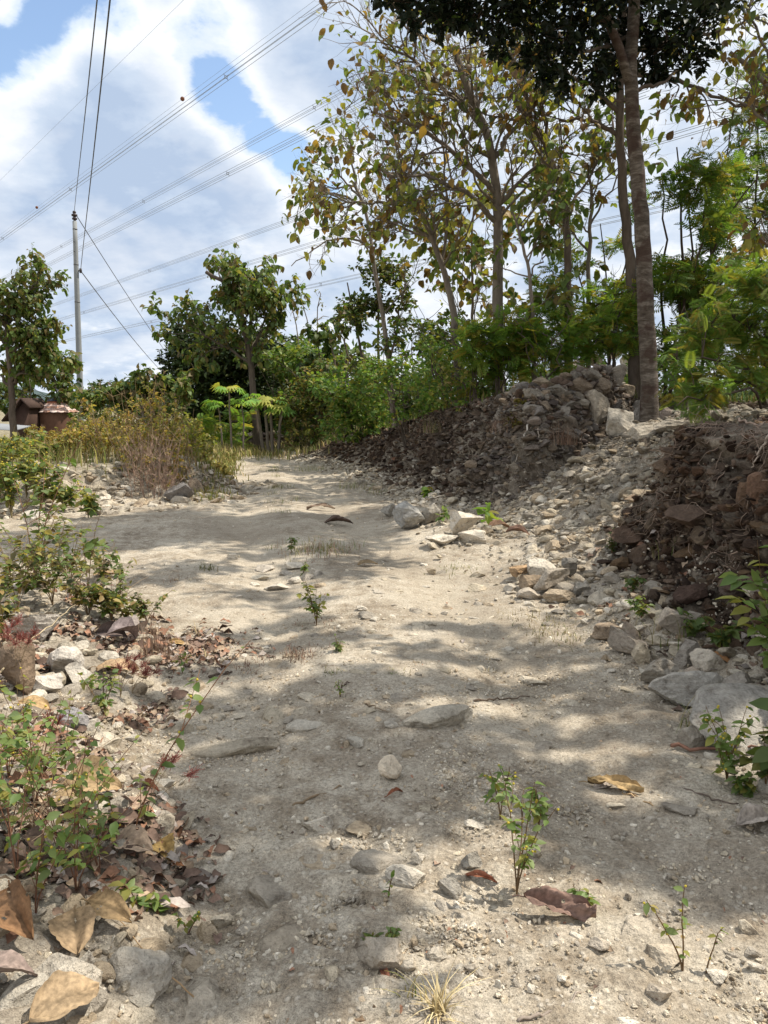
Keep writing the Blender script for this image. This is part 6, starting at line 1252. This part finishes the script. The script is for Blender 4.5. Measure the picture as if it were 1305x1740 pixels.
# ------------------------------------------------------------------ the tree beside the viewer whose leaves dapple the road
# leaf masses hang along the sun's direction above the patches of shade seen on the ground
SHADE = [  # photo position, half width and half height of a patch of shade, density
 (300, 872, 70, 9, 1), (420, 885, 90, 14, 1), (540, 890, 90, 16, 1), (620, 905, 40, 22, 1), (480, 915, 110, 16, 1), (350, 905, 80, 12, .9), (590, 930, 60, 14, .9), (640, 880, 30, 20, .8),
 (330, 965, 80, 14, .8), (440, 945, 70, 10, .7), (540, 965, 70, 16, .9), (600, 975, 50, 12, .8), (640, 955, 60, 8, .6), (270, 985, 60, 10, .7), (420, 1012, 80, 10, .5), (500, 1028, 40, 8, .5),
 (500, 1062, 50, 10, .7), (560, 1085, 70, 12, .6), (490, 1100, 50, 12, .6), (410, 1085, 40, 8, .4), (820, 1072, 45, 13, .9), (735, 1065, 40, 7, .7), (690, 1100, 40, 9, .5), (720, 1118, 50, 8, .7), (800, 1125, 50, 7, .7), (880, 1105, 40, 10, .7), (960, 1115, 60, 14, .6),
 (320, 1150, 60, 12, .6), (400, 1140, 60, 10, .6), (560, 1160, 90, 18, .8), (650, 1175, 80, 16, .8), (760, 1165, 80, 14, .7), (860, 1180, 80, 12, .8), (950, 1165, 70, 14, .8), (1040, 1150, 60, 16, .7), (1010, 1200, 70, 12, .7),
 (250, 1190, 70, 14, .6), (400, 1205, 90, 18, .8), (520, 1215, 80, 16, .8), (620, 1225, 70, 16, .8), (330, 1240, 70, 16, .8), (440, 1250, 60, 18, .7), (740, 1235, 60, 14, .7), (850, 1240, 60, 14, .7), (900, 1265, 60, 12, .6),
 (520, 1270, 70, 22, 1), (610, 1275, 80, 26, 1), (700, 1280, 80, 26, 1), (790, 1285, 70, 26, 1), (860, 1300, 60, 20, .7), (420, 1290, 80, 18, .9), (340, 1310, 70, 14, .7), (500, 1320, 90, 22, 1), (600, 1330, 60, 24, 1), (690, 1340, 80, 30, 1), (780, 1345, 60, 30, 1), (400, 1345, 80, 20, .7), (330, 1370, 60, 20, .6),
 (430, 1385, 80, 22, .9), (360, 1420, 70, 24, .9), (480, 1400, 60, 18, .8), (640, 1385, 60, 20, .8), (720, 1395, 60, 20, .8), (560, 1375, 40, 14, .5),
 (1120, 1190, 80, 20, .6), (1180, 1260, 90, 24, .5), (1050, 1250, 70, 14, .7), (960, 1330, 70, 16, .8), (1120, 1300, 60, 14, .6), (1210, 1350, 70, 18, .7), (930, 1375, 70, 22, .9), (1010, 1400, 80, 24, .9), (1110, 1410, 90, 26, .9), (1200, 1420, 70, 30, .8), (960, 1440, 70, 26, .9), (1060, 1460, 90, 26, .8), (1170, 1490, 80, 24, .6), (1260, 1500, 70, 26, .8), (1290, 1430, 50, 30, .7), (1250, 1550, 60, 14, .6),
 (400, 1490, 80, 36, 1), (490, 1480, 60, 26, .7), (330, 1520, 50, 26, .7), (440, 1560, 90, 36, 1), (540, 1560, 60, 34, .9), (400, 1620, 70, 30, .8), (500, 1630, 90, 32, 1), (590, 1620, 50, 24, .6), (330, 1650, 60, 26, .8), (430, 1690, 90, 26, .8), (280, 1690, 60, 20, .8), (530, 1710, 60, 20, .6),
 (120, 1440, 80, 30, .5), (40, 1480, 60, 30, .5), (60, 1560, 60, 26, .5), (230, 1480, 60, 24, .5),
 (1080, 960, 60, 40, .9), (1150, 930, 60, 60, 1), (1220, 900, 60, 70, 1), (1280, 880, 50, 80, 1), (1180, 1020, 60, 40, 1), (1260, 1030, 50, 50, 1), (1160, 960, 70, 50, 1), (1240, 960, 70, 60, 1), (1200, 820, 70, 50, 1), (1270, 800, 50, 50, 1), (1140, 820, 40, 40, 1), (1220, 740, 60, 30, 1), (1120, 850, 40, 30, .8), (1230, 780, 60, 40, 1), (1290, 740, 40, 40, 1), (1180, 760, 40, 20, .7), (1230, 1100, 60, 26, .8),
 (1000, 640, 60, 20, .7), (940, 680, 60, 20, .7), (880, 740, 60, 40, 1), (800, 760, 60, 40, 1), (740, 780, 50, 40, 1), (930, 780, 40, 40, .9), (680, 760, 40, 30, 1), (1100, 640, 30, 30, .8)]
def shade_tree():
    T = Tree(); T.bcol = BARKD; base = np.array([5.6, 3.2, hz(5.6, 3.2) - .2]); fork = base + [-.2, .3, 5.2]
    T.limb([base, base + [.1, .1, 2.5], fork], .22, .16, 14, T.trunk, 14, .03)
    P, D, cs = [], [], []
    for px, py, rx, ry, w in SHADE:
        g = hit(px, py); k = g[1] / FPX; ax = rx * k; ay = max(ry * k * g[1] / EYE, .05) if py > 1100 or px < 1060 else ry * k
        h = min(8.6, 6.3 + 0 * g[1]) + rng.uniform(-.7, .7)
        c = g + SUN * ((h - g[2]) / SUN[2])
        if (c[2] - EYE) < c[1] * .52 and abs(c[0]) < c[1] * .55: c = g + SUN * ((c[1] * .52 + EYE + 1.2 - g[2]) / SUN[2])
        n = int((88 if py > 1100 or px < 1060 else 90) * w * (ax * ay / .04) ** .75) + 4; n = min(n, 420)
        u = rng.normal(size=(n, 2)) * .52; p = c + np.stack([u[:, 0] * ax, u[:, 1] * ay, rng.normal(0, .14, n)], 1)
        p += SUN * rng.uniform(-.35, .35, (n, 1)); P.append(p); D.append(nrm(rng.normal(size=(n, 3)) + [0, 0, .3])); cs.append(c)
        for q in p[::9]: tube(T.fine, [c, (c + q) / 2 + rng.normal(0, .03, 3), q], [.006, .004, .002], 3, BARKD)
    cs = np.array(cs); nodes = [fork]; order = np.argsort(np.linalg.norm(cs - fork, axis=1))
    for k in order:
        N = np.array(nodes); j = int(np.argmin(np.linalg.norm(N - cs[k], axis=1) + .25 * np.linalg.norm(N - fork, axis=1)))
        a = N[j]; b = cs[k] - [0, 0, .1]; L = np.linalg.norm(b - a); r0 = .02 + .012 * min(L, 3)
        T.limb([a, (a + b) / 2 + rng.normal(0, .08, 3), b], r0 * .8, .012, 5, T.wood, 8, .02); nodes.append(b)
    P = np.concatenate(P); D = np.concatenate(D); L = Buf(); leaf_tips(L, P, D, 3, LEAF_OV, .12, DKGREEN * 1.5, .1, .2)
    finish('shade_tree', T, L, base, 'leafy tree on the right bank beside the viewer whose shadow dapples the road', 'tree', M_DARKLEAF)
shade_tree()
